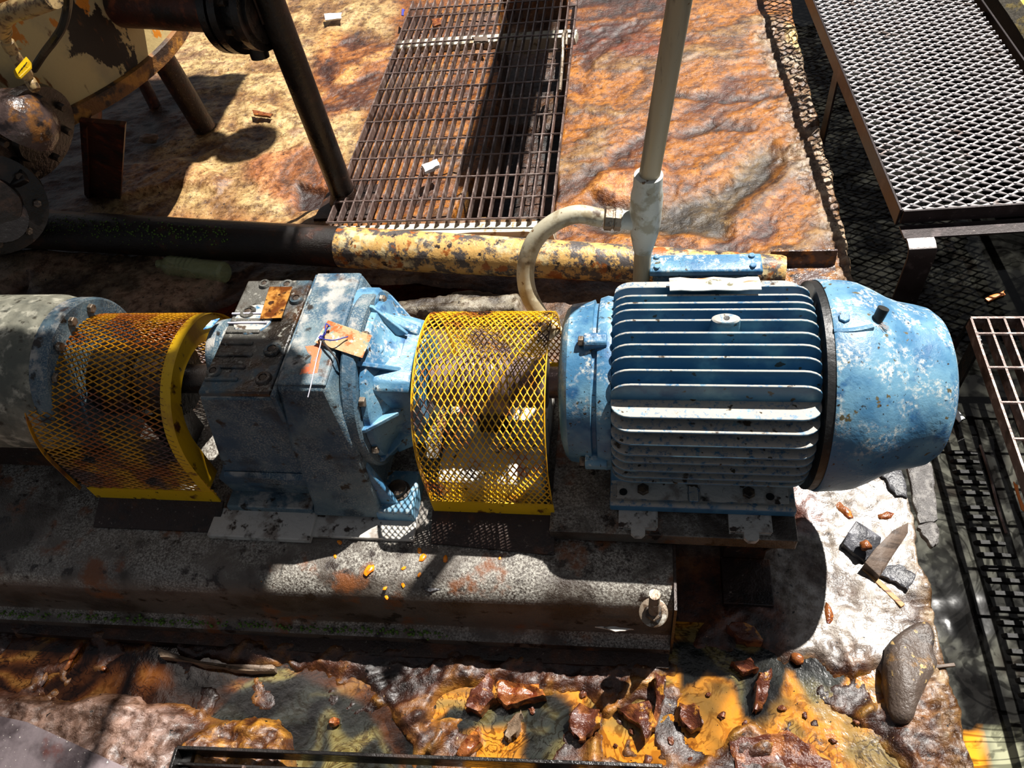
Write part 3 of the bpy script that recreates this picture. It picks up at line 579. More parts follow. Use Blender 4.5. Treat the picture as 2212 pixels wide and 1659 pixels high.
# ---------------------------------------------------------------- corner plate bottom left
bm = prism(B(), [(*at(-40, 1538, .05)[:2], .045), (*at(60, 1560, .05)[:2], .045), (*at(180, 1615, .05)[:2], .045), (*at(310, 1675, .05)[:2], .045), (*at(420, 1760, .05)[:2], .045), (*at(-200, 1760, .05)[:2], .045), (*at(-260, 1520, .05)[:2], .045)], (0, 0, .008))
tag(obj('steel_plate', bm, M['plate'], bev=.002), 'grey flecked steel plate filling the lower left corner', 'plate')
# grating frame at the bottom edge
t = thing('trough_grating', 'black steel grating frame running along the bottom edge over the sludge', 'grating', (-.4, .25, 0))
fz = .075
def fp(px, py): return Vector(at(px, py, fz))
A_ = fp(395, 1622); Bq = fp(1430, 1662); dx = (Bq-A_).normalized(); dy = Vector((dx.y, -dx.x, 0))
obj('end_rail', bar(B(), A_, Bq, .006, .05), M['blacksteel'], t, bev=.001)
obj('end_rail', bar(B(), A_+dy*.022-Vector((0, 0, .012)), Bq+dy*.022-Vector((0, 0, .012)), .005, .04), M['blacksteel'], t, bev=.001)
obj('side_rail', bar(B(), A_, A_+dy*.4, .006, .05), M['blacksteel'], t, bev=.001)
for k in range(1, 7): obj('cross_bar', bar(B(), A_+dx*.125*k+dy*.022, A_+dx*.125*k+dy*.4, .004, .03), M['grate'], t)
obj('leg', box(B(), A_.x, A_.x+.02, A_.y-.03, A_.y, -.05, fz), M['blacksteel'], t)
obj('leg', box(B(), Bq.x-.06, Bq.x-.04, Bq.y-.03, Bq.y, -.05, fz), M['blacksteel'], t)
# ---------------------------------------------------------------- base frame
t = thing('base_frame', 'long steel base frame under the whole pump set, caked with pale scum', 'base frame', (-.6, .75, -.01))
def prof(x, k):
    "front web rounds over into the top"
    yf = .505+.02*k; P = [(1.04, -.02), (1.04, .19), (1.02, .2)]
    for i in range(7):
        a = i/6*math.pi/2; P.append((yf+.05-math.sin(a)*.05, .2-.045+math.cos(a)*.045))
    P += [(yf+.002, .07), (yf+.004, .045), (yf-.006, .035), (yf-.018, .03), (yf-.02, .012), (yf-.02, -.02)]
    return [(x, y, z) for y, z in P]
obj('channel', loft(B(), [prof(x, k) for x, k in ((-2.0, -.9), (-1.2, -.35), (-.6, .2), (.064, .9))]), M['scum'], t, ang=50)
obj('end_plate', box(B(), .0645, .069, .51, 1.04, -.02, .203), M['darkrust'], t)
obj('foot_angle', loft(B(), [[(x, y0_, -.03), (x, y0_, .012), (x, y0_+.03, .014), (x, y0_+.05, -.03)] for x, y0_ in ((-2.0, .455), (-.6, .462), (.062, .478))]), M['darkrust'], t)
rnd = random.Random(8); bm = B()
for i in range(500):
    x = rnd.uniform(-1.7, -.35); yy = .485+.02*(x+1.7)/1.4; bmesh.ops.create_icosphere(bm, subdivisions=1, radius=rnd.uniform(.0015, .0035), matrix=Matrix.Translation((x, yy+rnd.gauss(0, .004), .036+rnd.gauss(0, .003))))
o = obj('moss', bm, M['moss'], t); o['kind'] = 'stuff'
bm = loft(B(), [[(x+.3, 0, 0) for x in (0, 0, 0)]]) if False else None
# motor pedestal
t = thing('motor_pedestal', 'scum-caked steel pedestal carrying the blue motor past the end of the base frame', 'pedestal', (.1, .82, -.02))
obj('top_plate', box(B(), -.150, .268, .628, 1.03, .205, .236), M['scum'], t, bev=.002)
obj('leg', box(B(), .168, .248, .70, .82, -.02, .207), M['darkrust'], t, bev=.002)
obj('leg', box(B(), .168, .248, .92, 1.0, -.02, .207), M['darkrust'], t, bev=.002)
obj('foot_plate', box(B(), .165, .258, .605, .70, .0, .018), M['darkrust'], t, bev=.002)
obj('gusset', prism(B(), [(.168, .70, .205), (.168, .64, .2), (.168, .70, .05)], (.006, 0, 0)), M['darkrust'], t)
obj('gusset', prism(B(), [(.242, .70, .205), (.242, .64, .2), (.242, .70, .05)], (.006, 0, 0)), M['darkrust'], t)
obj('side_plate', box(B(), -.148, -.143, .63, 1.0, .195, .21), M['darkrust'], t)
# shim packs
for i, (x0, x1, lab) in enumerate(((-.028, .036, 'left pack of pale slotted shims under the front foot of the motor'), (.158, .226, 'right pack of pale slotted shims under the front foot of the motor'))):
    t = thing('shim_pack', lab, 'shim', ((x0+x1)/2, .65, .236), 'shim packs')
    for k in range(4):
        z = .2362+k*.0022; j = .0015*((k*7) % 3-1); xm = (x0+x1)/2
        ring = [(x0+j, .70), (x0+j, .638+j), (xm-.012, .638+j), (xm-.012, .626), (xm-.006, .620), (xm+.006, .620), (xm+.012, .626), (xm+.012, .638+j), (x1+j, .638+j), (x1+j, .70)]
        obj('shim', prism(B(), [(x, y, z) for x, y in ring], (0, 0, .0017)), M['whitescum'], t)
# ---------------------------------------------------------------- motor
AY, AZ, R0 = .83, .40, .175
t = mt = thing('electric_motor', 'large blue finned electric motor with a ribbed body and domed fan cover', 'motor', (.12, AY, .245))
FL, FR_ = -.040, .268
obj('body_drum', lathe(B(), [(0, .128), (.004, .138), (FR_-FL-.004+.01, .138), (FR_-FL+.01, .13)], (FL, AY, AZ), (1, 0, 0), 64), M['bluefin'], t)
def tip_angle(py, px=1550):
    best = None
    for i in range(-450, 1250):
        a = math.radians(i*.1)   # from vertical, positive toward the camera
        y = AY-R0*math.sin(a); z = AZ+R0*math.cos(a); v = RW.T @ np.array([.12, y, z-H]); q = CY+F*v[1]/v[2]
        if best is None or abs(q-py) < best[0]: best = (abs(q-py), a)
    return best[1]
def fin(kind, off, sgn=1, notch=0):
    "kind V: vertical plate at Y offset; H: horizontal plate at Z offset"
    tip = math.sqrt(max(R0**2-off**2, 0)); root = math.sqrt(max(.136**2-off**2, 0)) if abs(off) < .136 else .02
    th = .0042; r = min(.030, (tip-root)*.9+.004); P = [(FL, root), ]
    for i in range(6):
        a = i/5*math.pi/2; P.append((FL+r-r*math.cos(a), tip-r*.8+r*.8*math.sin(a)))
    for i in range(6):
        a = (1-i/5)*math.pi/2; P.append((FR_-r+r*math.cos(a), tip-r*.8+r*.8*math.sin(a)))
    P.append((FR_, root))
    bm = B(); R = []
    for s_ in (-1, 1):
        if kind == 'V': R.append([(x, AY+off+s_*th/2, AZ+sgn*h) for x, h in P])
        else: R.append([(x, AY-sgn*h, AZ+off+s_*th/2) for x, h in P])
    return obj('cooling_fin', loft(bm, R), M['bluefin'], mt, bev=.0012, seg=2)
for py in (618, 637, 653, 668, 691, 718, 744, 771, 800, 832):
    a = tip_angle(py); fin('V', -R0*math.sin(a))
for py in (906, 938, 966, 989, 1005, 1023, 1037, 1047):
    a = tip_angle(py); fin('H', R0*math.cos(a))
    fin('H', R0*math.cos(a), -1)
for k in range(5): fin('V', -.06+.03*k, -1)
# dirty ledge between the last upright fin and the first flat one
# lifting lug
ly = AY-R0*math.sin(tip_angle(691)); lz = AZ+R0*math.cos(tip_angle(691))
bm = B(); ring = []
obj('lifting_lug', loft(B(), [[(.130+.021*math.cos(a)*k, ly+.011*math.sin(a)*k2+(-.002), z) for a in [i/24*2*math.pi for i in range(24)]] for k, k2, z in ((1.25, 1.1, lz-.03), (1.05, 1.1, lz-.006), (1, 1, lz+.004), (.85, .85, lz+.006))]), M['bluefin'], mt)
obj('lug_hole', cyl(B(), (.131, ly-.002, lz+.003), (.131, ly-.002, lz+.0066), .0045, n=16), M['rubber'], mt)
# label on top fins
la = tip_angle(625); lyy = AY-R0*math.sin(la); lzz = AZ+R0*math.cos(la)
tl = Vector(aty(1446, 612, lyy+.006)); tr = Vector(aty(1640, 614, lyy+.006))
bm = B(); rg = []
for i in range(9):
    x = tl.x+(tr.x-tl.x)*i/8; w_ = .002*math.sin(i*1.9)
    rg.append([(x, lyy+.020, lzz+.004+w_), (x, lyy+.002, lzz+.0125+w_), (x, lyy-.018, lzz+.0145+w_*.5), (x, lyy-.018, lzz+.0165+w_*.5), (x, lyy+.002, lzz+.0145+w_), (x, lyy+.02, lzz+.006+w_)])
obj('label_strip', loft(B(), rg), M['tape'], mt)
# drive end bell
obj('drive_end_bell', lathe(B(), [(0, .05), (.0, .112), (.006, .128), (.014, .136), (.045, .141), (.052, .1435), (.054, .137), (.060, .137), (.062, .146), (.074, .150), (.084, .148)], (-.124, AY, AZ), (1, 0, 0), 64), M['blue'], mt)
for a_ in (12, 100, 192, 280):
    a = math.radians(a_); c = Vector((-.083, AY-.145*math.sin(a), AZ+.145*math.cos(a))); n = Vector((0, -math.sin(a), math.cos(a)))
    obj('bell_ear', loft(B(), [[c+Vector((x, 0, 0))+n*h+n.cross(Vector((1, 0, 0)))*s_ for s_, h in ((-.013, -.015), (.013, -.015), (.012, .008), (.007, .013), (-.007, .013), (-.012, .008))] for x in (0, .036)]), M['blue'], mt, bev=.002)
    obj('bell_bolt', hexb(B(), c+Vector((-.001, 0, 0))+n*.002, (-1, 0, 0), .0085, .008), M['boltlight'], mt)
obj('shaft', cyl(B(), (-.15, AY, AZ), (-.12, AY, AZ), .028, n=24), M['shaft'], mt)
obj('shaft_collar', cyl(B(), (-.131, AY, AZ), (-.122, AY, AZ), .06, n=32), M['bluedirt'], mt)
# fan cover
fc = obj('fan_cover', lathe(B(), [(.0, .163), (0, .1735), (.004, .175), (.045, .172), (.060, .169), (.080, .160), (.105, .146), (.125, .138), (.150, .133), (.168, .128), (.182, .117), (.191, .098), (.194, .075), (.194, .02)], (.283, AY, AZ), (1, 0, 0), 96), M['blue'], mt)
obj('cover_lip', lathe(B(), [(0, .160), (.0, .172), (.012, .172), (.012, .160)], (.271, AY, AZ), (1, 0, 0), 64), M['rubber'], mt)
def on_cover(px, py, r=.17):
    v = RW @ np.array([px-CX, py-CY, F]); v /= np.linalg.norm(v); o_ = np.array([0, -AY, H-AZ]); b_ = v[1]*o_[1]+v[2]*o_[2]; a_ = v[1]**2+v[2]**2; c_ = o_[1]**2+o_[2]**2-r*r
    s_ = (-b_-math.sqrt(b_*b_-a_*c_))/a_; p = np.array([0, 0, H])+v*s_; return Vector(p), Vector((0, p[1]-AY, p[2]-AZ)).normalized()
p, n = on_cover(1822, 691, .171); obj('cover_bolt', hexb(B(), p, n, .0085, .007), M['blue'], mt)
p2, n2_ = on_cover(1862, 688, .168); obj('cover_slot', bar(B(), p+Vector((.012, 0, 0))+n*.0005, p2+n2_*.001, .004, .0035, tuple(n)), M['rubber'], mt)
p3, n3_ = on_cover(1890, 700, .160); obj('cut_stub', cyl(B(), p3-n3_*.004, p3+n3_*.012+Vector((.008, .010, .012)), .0075, .0085, 14), M['rubber'], mt)
rnd = random.Random(4); bm = B()
for i in range(46):
    a = rnd.uniform(0, 6.28); l = rnd.uniform(.008, .02); e_ = Vector((math.cos(a), math.sin(a)*.8, 0)); e_ = (e_-n3_*e_.dot(n3_))*l
    tube(bm, [p3+n3_*.003+Vector((0, -.004, 0)), p3+n3_*.007+e_*.6+Vector((0, -.005, 0)), p3+n3_*.004+e_+Vector((0, -.006, 0))], .0005, 3)
o = obj('fibre_tuft', bm, M['fluff'], mt); o['kind'] = 'stuff'
# ridge over the eyebolt mount on the cover
pts = [on_cover(x, y, .171)[0] for x, y in ((1800, 716), (1830, 716), (1860, 712), (1885, 706))]
obj('cover_rib', tube(B(), spline(pts, 4), [.005]*13, 8), M['blue'], mt)
obj('stuck_leaf', slab(B(), [(.29, .70), (.302, .70), (.305, .712), (.294, .714)], .515, .002, 2, .001, 2, (0, .8)), M['fluff'], mt)
# feet
for s_ in (1, -1):
    Yf = lambda y: AY+s_*(y-AY)
    ft = obj('mounting_foot', loft(B(), [[(x, Yf(y), z) for y, z in ((.668, .2448), (.668, .262), (.674, .266), (.684, .262), (.716, .262), (.735, .30), (.76, .31), (.76, .2448))] for x in (-.045, .266)]), M['bluedirt'] if 0 else M['bluefin'], mt, bev=.003)
    for xx0, xx1 in ((-.034, .088), (.108, .255)):
        obj('dirt_pocket', slab(B(), [(xx0, Yf(.682)), (xx1, Yf(.682)), (xx1, Yf(.717)), (xx0, Yf(.717))], .2605, .003, 3, .002, 8), M['whitescum'], mt)
    obj('foot_rib', box(B(), .090, .106, min(Yf(.680), Yf(.75)), max(Yf(.680), Yf(.75)), .258, .2655), M['bluefin'], mt, bev=.002)
    for xx in (.012, .19):
        obj('foot_bolt', hexb(B(), (xx, Yf(.70), .262), (0, 0, 1), .011, .009), M['boltdark'], mt)
    for xx in (-.022, .225): obj('foot_hole', cyl(B(), (xx, Yf(.695), .2625), (xx, Yf(.695), .2645), .007, n=14), M['rubber'], mt)
# terminal box behind
bx = thing('terminal_box', '', '', (.12, 1.05, .38)); 
bx.parent = mt; bx.location = Vector((.12, 1.05, .38))-mt.location; del bx['label']; del bx['category']
obj('box_body', loft(B(), [[(x0, y0, z), (x1, y0, z), (x1, y1, z), (x0, y1, z)] for x0, x1, y0, y1, z in ((.03, .21, 1.04, 1.10, .36), (.026, .220, 1.076, 1.115, .416))]), M['bluedirt'], bx, bev=.004)
obj('box_lid', loft(B(), [[(x0, y0, z), (x1, y0, z), (x1, y1, z), (x0, y1, z)] for x0, x1, y0, y1, z in ((.020, .226, 1.073, 1.120, .417), (.020, .226, 1.073, 1.120, .429), (.026, .220, 1.079, 1.114, .432))]), M['blue'], bx, bev=.003)
for xx in (.034, .208):
    for yy in (1.083, 1.110): obj('lid_screw', hexb(B(), (xx, yy, .429), (0, 0, 1), .006, .007, 10), M['blue'], bx)
obj('lid_lip', box(B(), .045, .2, 1.058, 1.07, .390, .396), M['bluefin'], bx, bev=.001)
# ---------------------------------------------------------------- coupling guards
def arch(YZ, n=10):
    "smooth arch outline with cumulative length"
    P = spline([(0, y, z) for y, z in YZ], n); L = [0]
    for a, b in zip(P, P[1:]): L.append(L[-1]+(b-a).length)
    def f(v):
        v = max(0, min(v, L[-1])); i = 0
        lo, hi = 0, len(L)-1
        while hi-lo > 1:
            m = (lo+hi)//2
            if L[m] <= v: lo = m
            else: hi = m
        t_ = (v-L[lo])/max(L[lo+1]-L[lo], 1e-9); p = P[lo].lerp(P[lo+1], t_); d = (P[lo+1]-P[lo]).normalized()
        return p, Vector((0, -d.z, d.y))
    return f, L[-1]
A2 = [(.667, .255), (.666, .30), (.668, .36), (.684, .42), (.72, .468), (.77, .496), (.83, .506), (.89, .496), (.935, .468), (.97, .42), (.985, .36), (.99, .30), (.99, .25)]
f2, L2 = arch(A2)
t = thing('coupling_guard', 'bright yellow expanded metal guard over the coupling beside the motor', 'guard', (-.255, .83, .2))
def m2(u, v, h):
    p, n = f2(v); k = v/L2; s = 4*k*(1-k)   # top leans slightly left
    return Vector((-.364+.000*s+u*.996+.0*s, p.y, p.z))+n*h
def swap2(v, u, h): return m2(u, v, h)
bm = expanded(B(), L2, .220, .0205, .0057, .0022, .0016, lambda u, v, h: m2(v, u, h), bond=.08, lift=.0008)
obj('mesh_panel', bm, M['yellow'], t, flat=True)
def ringplate(x, th, prof, w, mat, par, nm, capz):
    f, L = arch(prof); n = 60; out = []; inn = []
    for i in range(n+1):
        p, nn = f(L*i/n); out.append(p+nn*.001); inn.append(p-nn*w)
    bm = B(); rg = [[Vector((x, 0, 0))+p for p in q] for q in (out, inn)]; rg2 = [[Vector((x+th, 0, 0))+p for p in q] for q in (out, inn)]
    def vv(l): return [bm.verts.new(p) for p in l]
    a, b, c, d = vv(rg[0]), vv(rg[1]), vv(rg2[0]), vv(rg2[1])
    for i in range(n):
        bm.faces.new((a[i], a[i+1], b[i+1], b[i])); bm.faces.new((c[i], d[i], d[i+1], c[i+1]))
        bm.faces.new((a[i], c[i], c[i+1], a[i+1])); bm.faces.new((b[i], b[i+1], d[i+1], d[i]))
    bm.faces.new((a[0], b[0], d[0], c[0])); bm.faces.new((a[-1], c[-1], d[-1], b[-1]))
    return obj(nm, bm, mat, par)
ringplate(-.146, .0015, A2, .004, M['yellow'], t, 'end_ring', 0)
ringplate(-.366, .0015, A2, .010, M['yellow'], t, 'end_ring', 0)
obj('bottom_strip', box(B(), -.366, -.143, .6645, .6665, .222, .262), M['yellowplate'], t)
obj('bottom_strip', box(B(), -.366, -.143, .989, .991, .222, .262), M['yellowplate'], t)
obj('mounting_flange', loft(B(), [[(-.37+e, y, z) for e, y, z in ((0, .667, .222), (0, .667, .226), (.004, .61, .2045), (.004, .61, .2015))], [(-.142, y, z) for y, z in ((.667, .222), (.667, .226), (.598, .2045), (.598, .2015))]]), M['darkrust'], t)
# shaft coupling inside
t = thing('shaft_coupling', 'ribbed steel coupling seen through the bright yellow mesh guard', 'coupling', (-.26, .83, .3))
obj('hub', lathe(B(), [(0, .03), (0, .045), (.05, .045), (.052, .06), (.06, .06), (.066, .055), (.072, .06), (.080, .055), (.088, .06), (.096, .055), (.104, .06), (.112, .055), (.12, .06), (.14, .06), (.142, .045), (.2, .045), (.2, .03)], (-.355, AY, AZ), (1, 0, 0), 40), M['shaft'], t)
obj('spacer_block', box(B(), -.355, -.165, .692, .95, .2, .285), M['whitescum'], t, bev=.006)
obj('saddle', box(B(), -.29, -.23, .80, .86, .283, .36), M['darkrust'], t, bev=.004)
# left guard
A1 = [(.668, .25), (.668, .31), (.672, .38), (.694, .44), (.735, .485), (.785, .508), (.84, .512), (.895, .498), (.94, .462), (.97, .41), (.985, .34), (.99, .25)]
f1, L1 = arch(A1)
t = thing('coupling_guard', 'wide rust-stained yellow guard with solid end plate at the left of the gearbox', 'guard', (-.93, .83, .2))
def m1(u, v, h):
    p, n = f1(u); k = max(0, (.5-p.z)/.26); x = -1.078+v*(1)+.022*k
    return Vector((x, p.y, p.z))+n*h
def m1b(v, u, h): return m1(u, v, h)
bm = expanded(B(), .270, L1, .0245, .0057, .0021, .0016, lambda u, v, h: m1(v, u*(1), h), bond=.08, lift=.0008)
obj('mesh_panel', bm, M['yellowrust'], t, flat=True)
ringplate(-.808, .002, A1, .052, M['yellowplate'], t, 'end_plate', 0)
ringplate(-1.080, .002, A1, .006, M['yellowrust'], t, 'end_ring', 0)
obj('end_collar', loft(B(), [[Vector((x, 0, 0))+f1(L1*i/50)[0]+f1(L1*i/50)[1]*h for i in range(51)] for x, h in ((-.812, .0012), (-.792, .0012))], close=False), M['yellowplate'], t)
obj('bottom_strip', box(B(), -1.056, -.79, .666, .669, .225, .262), M['yellowplate'], t)
obj('mounting_flange', loft(B(), [[(x, y, z) for y, z in ((.668, .222), (.668, .226), (.612, .2045), (.612, .2015))] for x in (-1.05, -.785)]), M['darkrust'], t)
# shaft and coupling in the left guard
t = thing('pump_coupling', 'dark coupling hub and shaft inside the left yellow guard', 'coupling', (-.95, .83, .3))
obj('hub', lathe(B(), [(0, .03), (0, .07), (.08, .07), (.085, .055), (.1, .055), (.105, .07), (.15, .07), (.15, .03)], (-1.00, AY, AZ), (1, 0, 0), 32), M['blacksteel'], t)
obj('shaft', cyl(B(), (-1.1, AY, AZ), (-.74, AY, AZ), .028, n=20), M['blacksteel'], t)
obj('saddle', box(B(), -.97, -.91, .80, .86, .2, .36), M['blacksteel'], t)
# pump casing
t = thing('pump_casing', 'scuffed grey cylindrical pump housing at the left edge with a blue end flange', 'pump', (-1.35, .83, .2))
obj('housing', lathe(B(), [(0, .12), (0, .15), (.34, .15), (.36, .145), (.385, .142)], (-1.437, AY+.01, AZ+.005), (1, 0, 0), 48), M['casing'], t)
obj('end_flange', lathe(B(), [(0, .13), (0, .1445), (.028, .1445), (.032, .14), (.034, .05)], (-1.054, AY+.01, AZ+.005), (1, 0, 0), 48), M['bluedirt'], t)
for a_ in range(6, 200, 26):
    a = math.radians(a_-40); c = Vector((-1.019, AY+.01-.125*math.sin(a), AZ+.005+.125*math.cos(a))); obj('flange_bolt', hexb(B(), c, (1, 0, 0), .009, .008), M['boltlight'], t)
obj('stand', box(B(), -1.45, -1.2, .75, .93, .19, .28), M['darkrust'], t, bev=.004)
# ---------------------------------------------------------------- gearbox
t = gb = thing('gearbox', 'weathered blue angular gearbox with a greasy top between the two yellow guards', 'gearbox', (-.57, .82, .2))
def lo(rects): return [[(x0, y0, z), (x1, y0, z), (x1, y1, z), (x0, y1, z)] for x0, x1, y0, y1, z in rects]
obj('output_housing', loft(B(), lo([(-.775, -.585, .69, .98, .225), (-.765, -.580, .672, .985, .30), (-.745, -.576, .678, .975, .33), (-.703, -.572, .690, .955, .528)])), M['bluedirt'], gb, bev=.006)
obj('cover_plate', loft(B(), lo([(-.703, -.576, .692, .952, .5275), (-.701, -.578, .694, .950, .538)])), M['greasetop'], gb, bev=.003)
for k in range(6):
    y = .716+.026*k; obj('cover_rib', box(B(), -.698, -.64+.004*(k % 3), y, y+.008, .536, .5415), M['greasetop'], gb, bev=.002)
for x, y, r in ((-.688, .735, .012), (-.600, .783, .0145), (-.672, .868, .0145), (-.596, .722, .013), (-.62, .935, .012), (-.664, .938, .01), (-.592, .90, .012)):
    bo = obj('cover_boss', lathe(B(), [(0, r*1.1), (.004, r), (.006, r*.9), (.0062, r*.55), (.003, r*.5)], (x, y, .5375), (0, 0, 1), 20), M['greasetop'], gb)
    obj('cover_bolt', hexb(B(), (x, y, .539), (0, 0, 1), r*.5, .004), M['boltdark'], gb)
obj('output_boss', lathe(B(), [(0, .045), (0, .060), (.03, .068), (.05, .076)], (-.742, .846, .445), (1, 0, 0), 40), M['bluedirt'], gb)
obj('bearing_cap', lathe(B(), [(0, .03), (0, .058), (.006, .062), (.02, .064), (.03, .04)], (-.750, .846, .455), (1, 0, 0), 40), M['bluedirt'], gb)
for k in range(2):
    a0_ = math.radians(14-k*22); c = Vector((-.672, .84+.02-.035*k, .540)); obj('sight_rib', tube(B(), [(-.7, .842+.022*k, .541), (-.628, .842+.022*k, .542)], .0022, 8), M['tie'], gb)
obj('blue_window', lathe(B(), [(0, .034), (.003, .036), (.006, .034), (.007, .02)], (-.658, .853, .534), (0, 0, 1), 32), M['bluefin'], gb)
lp = Vector((-.733, .852, .529))
obj('round_label', prism(B(), [(-.748, .865, .5215), (-.733, .868, .5235), (-.733, .838, .5335), (-.748, .835, .5315)], (0, .001, .0012)), M['label'], gb)
for k in range(3): obj('label_print', prism(B(), [(-.7465+.004*k, .862, .5245), (-.7445+.004*k, .8622, .5248), (-.7445+.004*k, .843, .5315), (-.7465+.004*k, .843, .531)], (0, .0008, .001)), M['labelwhite'], gb)
# name plate on the top cover
a, b, c_, d = [Vector(at(x, y, .5425)) for x, y in ((583, 621), (632, 621), (608, 688), (562, 690))]
obj('name_plate', prism(B(), [d, c_, b, a], (0, 0, .002)), M['nameplate'], gb)
# second housing, taller
h2 = [(-.600, -.470, .648, 1.00, .215), (-.590, -.462, .650, .995, .25), (-.578, -.462, .668, .98, .42), (-.566, -.482, .700, .958, .546)]
obj('input_housing', loft(B(), lo(h2)), M['bluedirt'], gb, bev=.008)
obj('housing_cap', loft(B(), lo([(-.566, -.482, .702, .956, .545), (-.564, -.486, .704, .954, .550)])), M['greyblue'] if 'greyblue' in M else M['bluedirt'], gb, bev=.002)
# joint strip between the housings
obj('joint_flange', loft(B(), lo([(-.585, -.573, .670, .97, .30), (-.574, -.566, .686, .962, .540)])), M['bluedirt'], gb, bev=.002)
# side rib on the front face
obj('front_rib', loft(B(), [[(-.745, .676, .325), (-.745, .668, .318), (-.745, .668, .30), (-.745, .676, .295)], [(-.58, .676, .325), (-.58, .664, .318), (-.58, .664, .30), (-.58, .676, .295)]]), M['bluedirt'], gb, bev=.002)
# flange and bell
obj('bell_flange', lathe(B(), [(0, .08), (0, .155), (.004, .158), (.022, .158), (.026, .154), (.03, .10)], (-.474, .833, .405), (1, 0, 0), 56), M['bluedirt'], gb)
obj('bell', lathe(B(), [(0, .142), (.010, .140), (.018, .120), (.034, .095), (.05, .088)], (-.446, .833, .405), (1, 0, 0), 48), M['blue'], gb)
for a_ in (-55, -15, 30, 75, 118):
    a = math.radians(a_); n = Vector((0, -math.sin(a), math.cos(a))); c = Vector((-.45, .833, .405)); s_ = n.cross(Vector((1, 0, 0)))
    obj('bell_rib', prism(B(), [c+n*.085-s_*.004, c+n*.152-s_*.004, c+n*.150+Vector((.008, 0, 0))-s_*.004, c+n*.095+Vector((.06, 0, 0))-s_*.004], s_*.008), M['blue'], gb, bev=.0015)
    obj('flange_bolt', hexb(B(), c+Vector((.004, 0, 0))+(n*math.cos(.35)+s_*math.sin(.35))*.142, (1, 0, 0), .009, .009), M['boltlight'], gb)
obj('upper_boss', lathe(B(), [(0, .04), (0, .054), (.034, .053), (.040, .046), (.041, .01)], (-.487, .90, .492), (1, .0, 0), 36), M['blue'], gb)
# square adaptor lantern with side windows
obj('adaptor', loft(B(), [[(-.432, y, z) for y, z in ((.738, .30), (.738, .488), (.752, .502), (.905, .502), (.92, .488), (.92, .30))], [(-.372, y, z) for y, z in ((.752, .325), (.752, .470), (.765, .482), (.90, .482), (.912, .47), (.912, .325))]]), M['blue'], gb, bev=.005)
obj('adaptor_flange', lathe(B(), [(0, .05), (0, .082), (.012, .082), (.012, .05)], (-.376, .832, .40), (1, 0, 0), 40), M['blue'], gb)
obj('adaptor_rib', loft(B(), [[(-.452, .862, .50), (-.452, .89, .50), (-.452, .888, .535), (-.452, .872, .535)], [(-.376, .862, .478), (-.376, .886, .478), (-.376, .884, .488), (-.376, .866, .488)]]), M['blue'], gb, bev=.003)
obj('vent_plug', lathe(B(), [(0, .012), (.012, .012), (.014, .009), (.014, .004), (.008, .003)], (-.432, .81, .503), (0, -.3, 1), 16), M['blue'], gb)
# feet
obj('foot', loft(B(), lo([(-.475, -.402, .650, .742, .2), (-.475, -.402, .650, .742, .236), (-.475, -.406, .654, .738, .240)])), M['blue'], gb, bev=.005)
obj('foot_web', prism(B(), [(-.475, .665, .236), (-.475, .665, .36), (-.462, .672, .36), (-.436, .668, .245), (-.43, .668, .236)], (0, .012, 0)), M['blue'], gb, bev=.002)
obj('foot_bolt', lathe(B(), [(0, .022), (.003, .022), (.004, .017), (.014, .017), (.018, .012), (.019, .006)], (-.436, .695, .240), (0, 0, 1), 20), M['boltdark'], gb)
obj('foot', loft(B(), lo([(-.475, -.402, .93, 1.01, .2), (-.475, -.402, .93, 1.01, .238)])), M['blue'], gb, bev=.005)
obj('foot', box(B(), -.775, -.6, .655, .72, .2, .228), M['bluedirt'], gb, bev=.004)
for xx in (-.74, -.755): obj('foot_bolt', hexb(B(), (xx+.02, .685+.02*(xx < -.75), .3), (0, 0, 1), .009, .008), M['boltdark'], gb)
# mounting rail under gearbox
tag(obj('mounting_rail', box(B(), -.80, -.595, .60, .66, .2, .215), M['whitescum'], bev=.002), 'pale crusted flat rail on the base frame in front of the gearbox', 'rail')
tag(obj('mounting_rail', box(B(), -.60, -.40, .612, .66, .2, .209), M['whitescum'], bev=.002), 'thin crusted steel strip under the gearbox foot', 'rail')
# inspection tag
tz = .563
q = [Vector(at(x, y, z)) for x, y, z in ((709, 692, .572), (804, 725, .560), (783, 774, .548), (679, 740, .556))]
nrm = (q[1]-q[0]).cross(q[3]-q[0]).normalized()
t = thing('inspection_tag', 'corroded rectangular metal tag tied on top of the gearbox with blue twine', 'tag', tuple(q[3]-Vector((0, 0, .004))))
obj('plate', prism(B(), q, -nrm*.0012), M['tagmat'], t, bev=.0004)
h_ = Vector(at(694, 731, .562)); obj('twine', tube(B(), spline([h_, h_+Vector((.012, .016, .012)), Vector(at(712, 705, .575)), Vector(at(704, 700, .578)), Vector(at(702, 722, .570)), h_, Vector(at(720, 735, .568)), Vector(at(745, 729, .566)), Vector(at(752, 727, .566))], 6), .0011, 6), M['twine'], t)
obj('knot', tube(B(), spline([h_+Vector((-.004, 0, .001)), h_+Vector((0, .003, .003)), h_+Vector((.004, 0, .002)), h_+Vector((0, -.003, .003)), h_+Vector((-.003, .001, .002))], 5), .0013, 6), M['twine'], t)
obj('wire', tube(B(), spline([h_, Vector(at(692, 745, .560)), Vector(at(683, 780, .556)), Vector(at(672, 830, .553)), Vector(at(665, 858, .545))], 5), .0010, 5), M['tie'], t)
obj('dark_cord', tube(B(), spline([h_, Vector(at(708, 752, .560)), Vector(at(726, 774, .556)), Vector(at(734, 800, .53))], 5), .0018, 6), M['rubber'], t)
